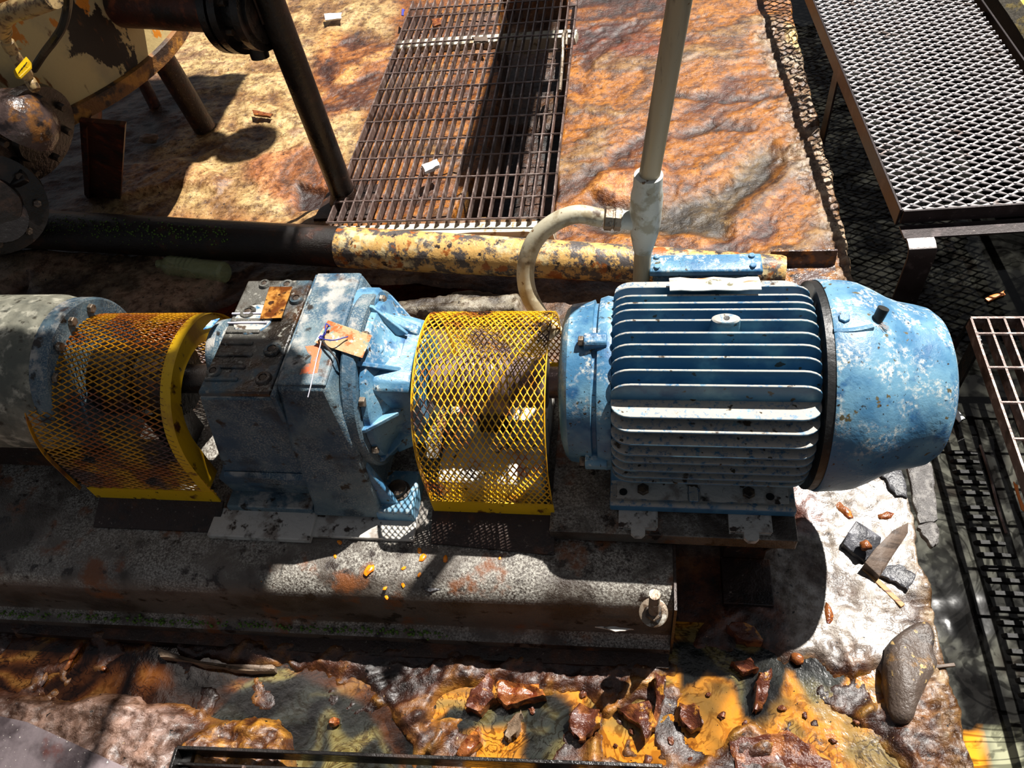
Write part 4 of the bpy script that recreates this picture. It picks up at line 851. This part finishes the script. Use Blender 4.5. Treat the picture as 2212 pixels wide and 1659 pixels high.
o = obj('paint_mark', slab(B(), [at(660, 748, .55)[:2], at(690, 744, .55)[:2], at(694, 760, .55)[:2], at(685, 806, .55)[:2], at(648, 808, .55)[:2], at(650, 798, .55)[:2], at(672, 794, .55)[:2], at(674, 758, .55)[:2]], .5498, .0006, 3, .0012, 3), M['orangemark'], gb)
# ---------------------------------------------------------------- anchor bolt on the base frame
bc = Vector(at(1412, 1318, .196)); bc.z = .186
t = thing('anchor_bolt', 'rusty threaded stud with nut and washer at the right end of the base frame', 'bolt', tuple(bc))
ax = Vector((0, -.35, 1)).normalized()
obj('washer', lathe(B(), [(-.004, .004), (-.004, .023), (.003, .024), (.004, .022), (.004, .006)], bc, ax, 28), M['boltlight'], t)
obj('nut', hexb(B(), bc+ax*.004, ax, .0155, .014), M['boltdark'], t)
bm = B(); lathe(bm, [(x*.0016, .0082+(.0009 if x % 2 else 0)) for x in range(0, 46)], bc+ax*.012, (0, 0, 1), 14); obj('stud', bm, M['boltlight'], t)
# ---------------------------------------------------------------- conduit
t = thing('conduit', 'pale vertical conduit rising from the junction box behind the motor with a tee fitting', 'conduit', (.006, 1.09, .37))
k0 = Vector((.004, 1.085, .36)); k1 = Vector((.009, 1.09, .50)); k2 = Vector((.014, 1.09, .615)); k3 = Vector((.052, 1.085, .93)); k4 = k2+(k3-k2)*2.9
obj('lower_pipe', cyl(B(), k0, k1, .016, n=20), M['conduit'], t)
obj('upper_pipe', cyl(B(), k2-(k3-k2)*.1, k4, .0178, n=24), M['conduit'], t)
ax = (k2-k1).normalized(); L_ = (k2-k1).length
obj('tee_body', lathe(B(), [(-.03, .0175), (-.012, .021), (.01, .025), (.03, .028), (L_-.02, .028), (L_-.004, .025), (L_+.022, .0245), (L_+.024, .019)], k1, ax, 28), M['whitepaint'], t)
ca = Vector(aty(1362, 476, 1.09)); cb = Vector(aty(1290, 470, 1.09))
dx_ = (cb-ca).normalized()
obj('tee_branch', lathe(B(), [(0, .018), (.018, .0165), (.022, .0185), (.028, .0185)], ca+dx_*-.006, dx_, 24), M['whitepaint'], t)
obj('hex_nut', lathe(B(), [(0, .019), (.002, .0205), (.012, .0205), (.013, .018), (.016, .018), (.017, .0215), (.029, .0215), (.031, .018)], ca+dx_*.016, dx_, 8), M['boltlight'], t)
fl = [cb+dx_*-.008, Vector(aty(1245, 463, 1.085)), Vector(aty(1195, 482, 1.075)), Vector(aty(1155, 520, 1.06)), Vector(aty(1136, 575, 1.04)), Vector(aty(1140, 630, 1.02)), Vector(aty(1166, 680, 1.0)), Vector(aty(1200, 720, .985))]
tag(obj('flexible_conduit', tube(B(), spline(fl, 8), .0165, 20), M['flex']), 'pale flexible conduit looping down from the tee fitting behind the yellow guard', 'conduit')
# ---------------------------------------------------------------- tank
tc_ = Vector((-1.9, 2.05, 0)); TR = .56
t = thing('storage_tank', 'cream painted round tank with rust patches and peeling paint in the upper left corner', 'tank', (-1.9, 2.05, .0))
obj('shell', lathe(B(), [(0, TR-.1), (0, TR-.012), (.012, TR), (1.25, TR), (1.25, TR-.02)], (tc_.x, tc_.y, .452), (0, 0, 1), 96), M['tank'], t)
obj('bottom_rim', lathe(B(), [(0, TR-.01), (0, TR+.012), (.04, TR+.012), (.044, TR)], (tc_.x, tc_.y, .430), (0, 0, 1), 96), M['tankrim'], t)
a = Vector(at(222, 425, 0)); b = Vector(at(222, 262, .44))
obj('leg', strap([a, b], .15, .012, Vector((.97, -.2, 0)).normalized()), M['rustpipe'], t)
obj('leg', strap([a+Vector((-.06, .06, 0)), b+Vector((-.06, .06, 0))], .012, .12, Vector((.97, -.2, 0)).normalized()), M['rustpipe'], t)
obj('leg', cyl(B(), (-1.55, 2.3, .0), (-1.6, 2.3, .45), .04), M['darkrust'], t)
a = Vector(at(335, 230, .0)); obj('leg', cyl(B(), a, (a.x-.02, a.y+.05, .46), .022), M['rustpipe'], t)
a = Vector(at(405, 215, .0)); obj('drain_stub', cyl(B(), (a.x, a.y, .0), (a.x-.1, a.y+.05, .40), .014), M['brass'], t)
# cable on tank
hp = [(145, -40, .9), (146, 10, .84), (136, 55, .8), (118, 85, .77), (95, 115, .72), (72, 150, .68)]
tag(obj('rubber_hose', tube(B(), spline([Vector(at(*q)) for q in hp], 6), .0085, 10), M['rubber']), 'thin black hose hanging in front of the cream tank', 'hose')
# cream pipework with ball valve
t = thing('sampling_pipe', 'cream elbow pipe with a small ball valve and yellow lever in front of the tank', 'valve', tuple(at(65, 190, .6)))
obj('elbow', tube(B(), spline([Vector(at(115, -5, .9)), Vector(at(60, 15, .88)), Vector(at(15, 30, .86)), Vector(at(2, 48, .83)), Vector(at(4, 66, .80))], 5), .019, 16), M['brass'], t)
vl = [Vector(at(*q)) for q in ((3, 60, .80), (14, 88, .77), (30, 115, .74), (48, 145, .71), (62, 170, .68), (78, 195, .66))]
for i, (a, b) in enumerate(zip(vl, vl[1:])): obj('nipple', lathe(B(), [(0, .010), (.003, .014 if i % 2 else .012), (.022, .014 if i % 2 else .012), ((b-a).length, .010)], a, b-a, 8 if i % 2 else 14), M['brass'], t)
q = [Vector(at(*z_)) for z_ in ((28, 153, .745), (56, 121, .745), (66, 133, .745), (66, 143, .745), (42, 166, .745), (32, 164, .745))]
obj('lever', prism(B(), q, (0, 0, -.006)), M['handle'], t, bev=.0015)
for k in range(3):
    a = Vector(at(40+k*6, 158-k*7, .7462)); b = Vector(at(48+k*5, 146-k*6, .7462)); obj('lever_print', bar(B(), a, b, .0016, .0006), M['ink'], t)
# pump body dome with black flanges at the left edge
t = thing('diaphragm_valve', 'wet purple brown valve dome with black round flanges at the left edge', 'valve', tuple(at(60, 330, .3)))
dc = Vector(at(85, 225, .56))
obj('dome', lathe(B(), [(0, .085), (.03, .083), (.06, .070), (.08, .045), (.09, .015), (.091, .004)], dc+Vector((-.05, -.05, -.03)), (.55, .35, .5), 32), M['ironwet'], t)
def flange(px, py, z, r, th, ax, nm='flange', nb_=8, m='blacksteel', hole=.45):
    c = Vector(at(px, py, z)); ax = Vector(ax).normalized(); obj(nm, lathe(B(), [(0, r*hole), (0, r), (th, r), (th, r*.55), (th*1.6, r*.5), (th*1.6, r*.2)], c, ax, 40), M[m], t)
    u, v = frame_of(ax)
    for k in range(nb_):
        a = k*2*math.pi/nb_+.3; p = c+(u*math.cos(a)+v*math.sin(a))*r*.78+ax*th; obj('flange_bolt', hexb(B(), p, ax, .010, .014), M['boltdark'], t)
flange(60, 285, .50, .125, .022, (.72, -.25, -.28)); flange(20, 320, .48, .125, .022, (-.72, .25, .28))
flange(-20, 440, .42, .120, .022, (.60, -.5, .25)); 
a = Vector(at(-10, 240, .5)); b = Vector(at(40, 400, .44)); obj('bonnet_arm', strap([a, a.lerp(b, .5)+Vector((.01, 0, .02)), b], .05, .02, Vector((.8, .3, .2)).normalized()), M['blacksteel'], t, bev=.004)
a = Vector(at(-60, 300, .45)); obj('body', cyl(B(), a, Vector(at(30, 420, .40)), .07, n=24), M['blacksteel'], t)
obj('neck', cyl(B(), Vector(at(0, 470, .40)), Vector(at(-10, 520, .0)), .06, n=24), M['blacksteel'], t)
# rusty process pipe with flange at the top
t = thing('flanged_pipe', 'maroon rusty pipe with a black bolted flange crossing at the top left', 'pipe', tuple(at(470, 40, .5)))
a = Vector(at(330, 8, .62)); b = Vector(at(640, 22, .62))
d_ = (b-a).normalized()
obj('pipe_run', cyl(B(), a-d_*.15, b-d_*.12, .062, n=32), M['rustpipe'], t)
c = a.lerp(b, .52)
for s_, r in ((0, .108), (.03, .108), (.088, .098)): obj('flange', lathe(B(), [(0, .05), (0, r), (.022, r), (.022, .05)], c+d_*s_, d_, 36), M['blacksteel'], t)
obj('valve_body', cyl(B(), c, c+d_*.12, .085, .08, 28), M['blacksteel'], t)
obj('valve_neck', cyl(B(), c+d_*.06, c+d_*.06+Vector((.0, -.02, -.12)), .03, .024, 20), M['blacksteel'], t)
u, v = frame_of(d_)
for k in range(8):
    an = k*math.pi/4+.2; p = c+(u*math.cos(an)+v*math.sin(an))*.088; obj('flange_bolt', cyl(B(), p-d_*.01, p+d_*.07, .008, n=6), M['boltdark'], t)
obj('hanger', box(B(), b.x-.09, b.x-.085, b.y-.02, b.y+.02, .6, 1.6), M['darkrust'], t)
# ---------------------------------------------------------------- bottle
ba = Vector(at(342, 570, .03)); bb = Vector(at(488, 590, .03)); d_ = (bb-ba).normalized(); L_ = (bb-ba).length
t = thing('plastic_bottle', 'clear ribbed plastic bottle lying in the dark behind the left guard', 'bottle', tuple(ba.lerp(bb, .5)-Vector((0, 0, .03))))
pr_ = [(0, .006), (0, .013), (.018, .013), (.02, .016), (.035, .028), (.05, .033)]
for k in range(6): pr_ += [(.055+k*.016, .033), (.062+k*.016, .030)]
pr_ += [(L_-.008, .033), (L_, .026), (L_, .004)]
obj('bottle_body', lathe(B(), pr_, ba, d_, 28), M['pet'], t)
# ---------------------------------------------------------------- debris
def lump(px, py, z, s, mat, nm, label, cat, seed, rot=0, grp=None, sub=2, rough=.35, sink=.3):
    c = Vector(at(px, py, z)); c.z = z+s[2]*(1-sink)
    return tag(obj(nm, rock(B(), c, s, seed, sub, rough, rot), M[mat], ang=50), label, cat, grp)
def piece(px, z, th, mat, nm, label, cat, seed=0, jit=.002, tilt=(0, 0), grp=None):
    P_ = [at(x, y, z)[:2] for x, y in px][::-1]
    return tag(obj(nm, slab(B(), P_, z, th, seed, jit, 4, tilt), M[mat], ang=40), label, cat, grp)
def stoneobj():
    P_ = [(1915, 1395), (1935, 1372), (1975, 1345), (2005, 1340), (2022, 1372), (2020, 1402), (2028, 1432), (2008, 1470), (1985, 1520), (1970, 1556), (1932, 1548), (1918, 1500), (1912, 1440)]
    P_ = [Vector(at(x, y, .03)) for x, y in P_]; c = sum(P_, Vector())/len(P_)
    rings = []; rnd = random.Random(2)
    Q = spline(P_+[P_[0]], 4)[:-1]
    for k, z in ((.9, -.012), (1.0, .004), (1.0, .020), (.96, .029), (.88, .035), (.75, .038), (.6, .040), (.45, .041), (.3, .041), (.15, .041), (.03, .041)):
        rings.append([(c.x+(q.x-c.x)*k, c.y+(q.y-c.y)*k, z+(.005*math.sin((c.x+(q.x-c.x)*k)*70+1)+.004*math.sin((c.y+(q.y-c.y)*k)*55))*(z > .02)) for i, q in enumerate(Q)])
    return tag(obj('stone', loft(B(), rings), M['stone'], ang=60), 'large elongated grey brown stone at the lower right on the slab edge', 'stone')
stoneobj()
def wedge(ptop, h, mat, nm, label, cat, thin=.3, bev=.002):
    P_ = [Vector(at(*q)) for q in ptop]; c = sum(P_, Vector())/len(P_)
    return tag(obj(nm, loft(B(), [[(p.x, p.y, max(p.z-h, .002)) for p in P_], P_, [p.lerp(c, thin)+Vector((0, 0, .004)) for p in P_]]), M[mat], bev=bev), label, cat)
wedge([(1868, 1215, .04), (1890, 1185, .05), (1930, 1145, .045), (1962, 1128, .03), (1962, 1150, .028), (1935, 1190, .035), (1905, 1238, .035), (1900, 1246, .03)], .04, 'wood', 'wood_block', 'grey pointed wood block on the wet slab beside the black flake', 'wood')
wedge([(1820, 1175, .03), (1832, 1150, .045), (1850, 1124, .045), (1875, 1140, .03), (1905, 1160, .03), (1900, 1180, .025), (1870, 1212, .022), (1845, 1196, .028)], .02, 'bark', 'curled_flake', 'black curled bark-like flake on the wet slab below the fan cover', 'flake')
piece([(1905, 1230), (1940, 1225), (1975, 1245), (1960, 1280), (1930, 1262), (1898, 1250)], .01, .012, 'bark', 'broken_flake', 'cracked black flake lying below the pointed wood block', 'flake', 5)
a = Vector(at(1866, 1228, .012)); b = Vector(at(1950, 1310, .012)); tag(obj('split_stick', bar(B(), a, b, .010, .007), M['stick'], bev=.001), 'thin pale split stick lying below the pointed wood block', 'stick')
a = Vector(at(2010, 1442, .010)); b = Vector(at(2062, 1436, .010)); tag(obj('twig', bar(B(), a, b, .006, .006), M['wood'], bev=.001), 'short brown twig beside the large stone', 'twig')
piece([(1955, 1010), (1995, 990), (2010, 1010), (2015, 1060), (2022, 1130), (1985, 1135), (1970, 1090)], .006, .012, 'flake', 'scale_slab', 'flat dark grey scale slab on the slab edge under the fan cover', 'scale slab', 3, .003)
piece([(1978, 1138), (2020, 1133), (2024, 1180), (2012, 1186), (1990, 1160)], .004, .012, 'flake', 'scale_slab', 'smaller triangular grey scale slab below the flat dark one on the slab edge', 'scale slab', 7, .003)
piece([(1888, 1020), (1920, 1008), (1950, 1030), (1958, 1080), (1930, 1075), (1915, 1050)], .006, .014, 'bark', 'crumpled_flake', 'crumpled black flake right below the fan cover', 'flake', 9, .004)
for i, (px, py, s, m_, nm, lb, cat, rot) in enumerate((
    (1822, 1108, (.024, .011, .009), 'amber', 'sludge_lump', 'largest glossy brown sludge lump on the bright wet slab', 'lump', -.9),
    (1912, 1118, (.018, .009, .008), 'amber', 'sludge_lump', 'glossy brown sludge lump between the wood block and the scale slab', 'lump', .3),
    (1868, 1182, (.011, .010, .010), 'amber', 'sludge_lump', 'small glossy brown lump on the black curled flake', 'lump', .3),
    (1787, 1330, (.009, .021, .009), 'amber', 'sludge_lump', 'upright amber lump in the middle of the bright wet slab', 'lump', -.1),
    (1830, 1314, (.007, .005, .004), 'amber', 'sludge_lump', 'tiny amber lump right of the upright one on the bright slab', 'lump', .5),
    (1755, 1145, (.015, .005, .004), 'maroonsludge', 'sludge_strand', 'short maroon strand on the bright slab right of the pedestal', 'strand', .2),
    (1912, 1068, (.006, .006, .006), 'amber', 'sludge_lump', 'tiny brown lump under the fan cover dome', 'lump', .2),
    (1720, 1426, (.011, .011, .010), 'amber', 'sludge_lump', 'rounded amber lump in the black sludge below the bright slab', 'lump', .2),
    (724, 1562, (.011, .009, .010), 'amber', 'sludge_lump', 'pink brown lump floating in the black pool', 'lump', .2),
    (166, 1412, (.005, .022, .007), 'amber', 'sludge_strand', 'knobbly wet strand floating in the brown pool at the left', 'strand', -.3),
    (150, 1438, (.005, .012, .005), 'amber', 'sludge_strand', 'short orange strand floating beside the knobbly one', 'strand', -.2),
    (226, 1446, (.006, .005, .005), 'amber', 'sludge_lump', 'small orange crumb floating in the brown pool', 'lump', .2),
    (98, 1468, (.005, .014, .005), 'ironwet', 'sludge_strand', 'thin glossy strand near the grey shore of the brown pool', 'strand', 0),
    )):
    zb = {2: .04}.get(i, -.003 if py > 1395 else .002); lump(px, py, zb, s, m_, nm, lb, cat, i+3, rot)
# wedges and slabs of sludge standing in the pools
for i, (px, h, m_, lb) in enumerate((
    ([(430, 1440, .01), (590, 1440, .01), (592, 1452, .012), (500, 1446, .012), (345, 1420, .012), (340, 1400, .01)], .02, 'crust', 'long crusted slab lying half sunk in the brown pool'),
    ([(1060, 1455, .02), (1075, 1495, .03), (1040, 1540, .02), (1000, 1530, .02), (1020, 1490, .03)], .03, 'maroonsludge', 'wrinkled maroon skin fold at the left of the orange pool'),
    ([(1075, 1470, .03), (1160, 1480, .035), (1180, 1500, .03), (1125, 1520, .02), (1090, 1528, .02), (1072, 1505, .03)], .03, 'amber', 'pink brown angular flap over the orange pool'),
    ([(1100, 1560, .02), (1128, 1535, .03), (1120, 1575, .02), (1098, 1600, .01), (1086, 1590, .01)], .03, 'crust', 'brown wedge standing in the grey black pool'),
    ([(1000, 1600, .02), (1030, 1572, .03), (1040, 1600, .02), (1000, 1640, .01), (985, 1630, .01)], .03, 'amber', 'narrow amber wedge near the bottom grating'),
    ([(1225, 1560, .02), (1245, 1520, .03), (1290, 1530, .02), (1300, 1560, .03), (1262, 1600, .02), (1240, 1590, .02)], .03, 'maroonsludge', 'maroon brown wedge between the black and orange pools'),
    ([(1330, 1530, .02), (1400, 1510, .03), (1420, 1560, .03), (1395, 1600, .03), (1385, 1565, .02), (1345, 1545, .01)], .03, 'maroonsludge', 'forked maroon sludge sheet in the orange pool'),
    ([(1415, 1450, .04), (1440, 1462, .045), (1432, 1510, .035), (1420, 1560, .02), (1408, 1550, .02), (1420, 1500, .03)], .03, 'maroonsludge', 'thin upright maroon ridge between two orange pools'),
    ([(1470, 1520, .02), (1510, 1520, .03), (1520, 1565, .03), (1490, 1580, .01), (1468, 1550, .02)], .03, 'maroonsludge', 'glossy maroon flap at the middle of the orange pool'),
    ([(1640, 1450, .03), (1670, 1440, .03), (1660, 1490, .02), (1640, 1535, .01), (1625, 1535, .01), (1632, 1490, .03)], .03, 'maroonsludge', 'pointed maroon tongue between the black sludge fingers'),
    ([(1575, 1600, .01), (1700, 1575, .02), (1790, 1640, .02), (1800, 1720, .01), (1600, 1720, .01)], .02, 'maroonsludge', 'broad glossy maroon sheet at the bottom right'),
    ([(1580, 1430, .02), (1625, 1425, .025), (1640, 1445, .02), (1600, 1455, .012)], .02, 'maroonsludge', 'flat dark brown block in the black sludge in front of the pedestal'),
    ([(1570, 1350, .03), (1600, 1340, .035), (1640, 1362, .03), (1650, 1390, .02), (1600, 1385, .02)], .03, 'maroonsludge', 'crumpled brown lump of skin in front of the pedestal foot'),
    )):
    P_ = [Vector(at(*q)) for q in px]; c = sum(P_, Vector())/len(P_); rnd = random.Random(i)
    Q = [a_.lerp(b_, k/5)+Vector((rnd.uniform(-.0035, .0035), rnd.uniform(-.0035, .0035), rnd.uniform(-.004, .003))) for a_, b_ in zip(P_, P_[1:]+P_[:1]) for k in range(5)]
    def smo(L_, n_):
        for _ in range(n_): L_ = [(L_[k-1]+L_[k]*2+L_[(k+1) % len(L_)])/4 for k in range(len(L_))]
        return L_
    Q2, Q3, Q4 = smo(Q, 2), smo(Q, 8), smo(Q, 30); tl_ = Vector((rnd.uniform(-.1, .1), rnd.uniform(-.1, .1), 0))
    zz = lambda p: Vector((0, 0, (p-c).dot(tl_)+.003*math.sin(p.x*160+i)+.003*math.sin(p.y*190)))
    tag(obj('sludge_slab', loft(B(), [[(p.x, p.y, -.018) for p in Q], Q, [p.lerp(c, .06)+Vector((0, 0, .003)) for p in Q2], [p.lerp(c, .35)+zz(p.lerp(c, .35)) for p in Q3], [p.lerp(c, .65)+zz(p.lerp(c, .65)) for p in Q4], [p.lerp(c, .95)+zz(c) for p in Q4]]), M[m_], ang=40), lb, 'sludge')
# brown rock hump
rnd = random.Random(12)
for i, (px, py) in enumerate(((1150, 1535), (1330, 1610), (1365, 1580), (1450, 1600), (1490, 1640), (1560, 1545), (1610, 1560), (1690, 1530), (1740, 1545), (1800, 1600), (1530, 1500), (1655, 1470), (1850, 1560), (1400, 1640), (1260, 1500), (1320, 1490))):
    c = Vector(at(px, py, 0)); s_ = rnd.uniform(.003, .007)
    tag(obj('sludge_crumb', rock(B(), (c.x, c.y, .0), (s_*rnd.uniform(.8, 1.8), s_, s_*.7), 60+i, 2, .6, rnd.uniform(0, 3)), M['maroonsludge'], ang=30), 'small dark crumb floating in the orange pool', 'crumb', 'crumbs in the orange pool')
# scraps
piece([(912, 362), (945, 350), (951, 362), (920, 378)], GZ, .012, 'whitebit', 'plastic_scrap', 'translucent white plastic scrap on the long grating', 'scrap', 3)
piece([(1020, 82), (1052, 82), (1055, 92), (1025, 92)], GZ, .006, 'wood', 'bark_chip', 'small brown bark chip on the far part of the long grating', 'chip', 3)
piece([(932, 44), (955, 42), (953, 56), (938, 60)], GZ, .008, 'amber', 'bark_chip', 'orange brown crumb on the far left part of the long grating', 'chip', 4)
piece([(868, 20), (874, 22), (872, 36), (868, 34)], GZ, .004, 'twine', 'tape_scrap', 'tiny blue scrap at the far left edge of the long grating', 'scrap', 4)
piece([(700, 32), (738, 30), (738, 42), (704, 46)], .02, .006, 'whitebit', 'paper_scrap', 'white and green paper scrap on the floor left of the long grating', 'scrap', 4)
piece([(545, 240), (590, 250), (585, 256), (550, 250)], .018, .008, 'amber', 'bark_chip', 'reddish bark chip on the cream floor left of the dark post', 'chip', 4)
lump(325, 305, .01, (.035, .018, .016), 'crust', 'pale_lump', 'small pale lump in the shadow under the tank', 'lump', 9, .1, sub=3)
piece([(2125, 646), (2168, 630), (2170, 638), (2135, 652)], -.098, .004, 'leaf', 'leaf', 'orange leaf floating on the dark drain water', 'leaf', 4)
piece([(2022, 852), (2034, 848), (2083, 905), (2072, 912)], -.096, .004, 'whitebit', 'foil_strip', 'pale crinkled strip floating beside the fan cover', 'scrap', 4)
piece([(2186, 1040), (2196, 1050), (2216, 1110), (2206, 1100)], -.05, .004, 'leaf', 'leaf', 'long orange brown leaf under the right bar grating', 'leaf', 4)
rnd = random.Random(3)
dr = [(797, 1232, .010), (870, 1246, .011), (913, 1205, .0075), (906, 1190, .005), (962, 1208, .006), (872, 1228, .004), (828, 1265, .004), (832, 1285, .004), (906, 1242, .004), (920, 1250, .006), (734, 1172, .005), (1142, 1130, .010), (724, 1202, .004), (1080, 1206, .003), (560, 1244, .005), (1060, 1165, .004)]
for px, py, r in dr:
    c = Vector(at(px, py, .2)); zz = .2
    if c.y < .545: zz = .188
    if py < 1165 and px > 930: zz = .212
    lab_ = None if py == 1242 else {797: 'comma-shaped orange droplet, leftmost of the large ones on the base frame', 870: 'largest slanting orange streak on the rounded part of the base frame', 913: 'round bright orange droplet on the base frame behind the slanting streak', 906: 'small orange droplet just behind the round one on the base frame', 962: 'narrow upright orange droplet right of the round one on the base frame', 1142: 'orange smear on the flange plate in front of the bright yellow guard', 560: 'faint orange fleck farthest left on the base frame', 734: 'orange fleck in front of the gearbox foot strip'}.get(px)
    o = tag(obj('droplet', rock(B(), (c.x, c.y, zz+r*.15), (r*.75, r*1.2, r*.35), int(px), 2, .3, rnd.uniform(-1, 1)), M['orange'], ang=60), lab_ or 'tiny dried orange fleck on the scum-caked base frame', 'droplet', None if lab_ else 'tiny orange flecks on the base frame')
piece([(918, 1272), (948, 1270), (955, 1280), (925, 1284)], .178, .010, 'bark', 'grey_flake', 'small dark flake stuck on the rounded edge of the base frame', 'flake', 6)
tag(obj('peeled_paint', slab(B(), [at(*q)[:2] for q in ((1285, 1352, .12), (1330, 1353, .12), (1370, 1358, .12), (1330, 1364, .12))][::-1], .115, .004, 3, .001, 4), M['whitescum']), 'narrow pale peeling flake on the front of the base frame', 'flake')
# loose angle piece: yellow tagged caution bits skipped
# ---------------------------------------------------------------- unseen pieces added overhead, placed and shaped to cast shade



OZ = 3.3; LZ = 2.05; TX, TY = .34, .40
def sh(x, y, z=0., OZ=3.3): "point at the height of the overhead steelwork on the sun ray through (x, y, z)"; return (x+(OZ-z)*TX, y+(OZ-z)*TY)
t = thing('shade_bars', 'unseen row of bars added high over the left half to thin the sunlight', 'deck', (-1.2, 1.0, OZ-.05))
xe, y1 = sh(-.86, 1.70); y0 = -.9
bm = box(B(), -.0028, .0028, y0-1.0, y1-1.0, -.015, .015); base = obj('bearing_bar', bm, M['grate']); base.parent = t
n_ = 0; x = xe
while x > -3.0:
    o = base if n_ == 0 else base.copy()
    if n_: C.objects.link(o); o.parent = t
    o.location = Vector((x, 1.0, OZ))-t.location; n_ += 1; x -= .03
obj('shade_edge', box(B(), -3.3, xe, y1, y1+.012, OZ-.06, OZ+.03), M['darkrust'], t)
obj('shade_edge', box(B(), xe, xe+.012, y0, y1+.012, OZ-.03, OZ+.03), M['darkrust'], t)
def over(x0, x1, ya, yb, nm, label, cat, th=.08):
    a = sh(x0, ya, 0, LZ); b = sh(x1, yb, 0, LZ)
    return tag(obj(nm, box(B(), min(a[0], -3.3) if x0 < -3 else a[0], b[0], a[1], b[1], LZ, LZ+th), M['darkrust']), label, cat)
over(-4, -.93, 1.36, 1.72, 'shade_beam', 'wide unseen box added overhead to shade the left of the long pipe', 'beam')
over(-4, -.72, .50, .63, 'shade_beam', 'narrow unseen box added overhead to shade the front left of the base frame', 'beam')
a = sh(-.36, 2.0, .05, LZ); tag(obj('shade_pipe', cyl(B(), (a[0], a[1], LZ), (a[0]+.06, 4.6, LZ), .10, n=24), M['rustpipe']), 'unseen cylinder added overhead to cast a shadow band on the long grating', 'pipe')
a = sh(-.66, .60, .2, LZ); tag(obj('shade_ring', lathe(B(), [(0, .03), (.0, .085), (.03, .09), (.06, .085), (.06, .03)], (a[0], a[1], LZ), (0, 0, 1), 28), M['blacksteel']), 'unseen round block added overhead to cast a rounded shadow on the base frame', 'valve')
over(-4, -1.42, 1.93, 2.7, 'shade_plate', 'unseen plate added overhead to shade the floor by the round tank', 'plate', .02)
for k_, (px, py, r_) in enumerate(((485, 300, .10), (590, 292, .105), (535, 300, .07))):  # unseen discs added to cast round shadows on the cream floor
    a = sh(*at(px, py, 0)[:2], 0, LZ)
    if k_ < 2: tag(obj('shade_disc_right' if k_ else 'shade_disc_left', lathe(B(), [(0, .02), (0, r_), (.03, r_), (.03, .02)], (a[0], a[1], LZ), (.1, .1, 1), 32), M['blacksteel']), ('left unseen disc', 'right unseen disc')[k_]+' added overhead to shade the cream floor left of the dark post', 'flange')
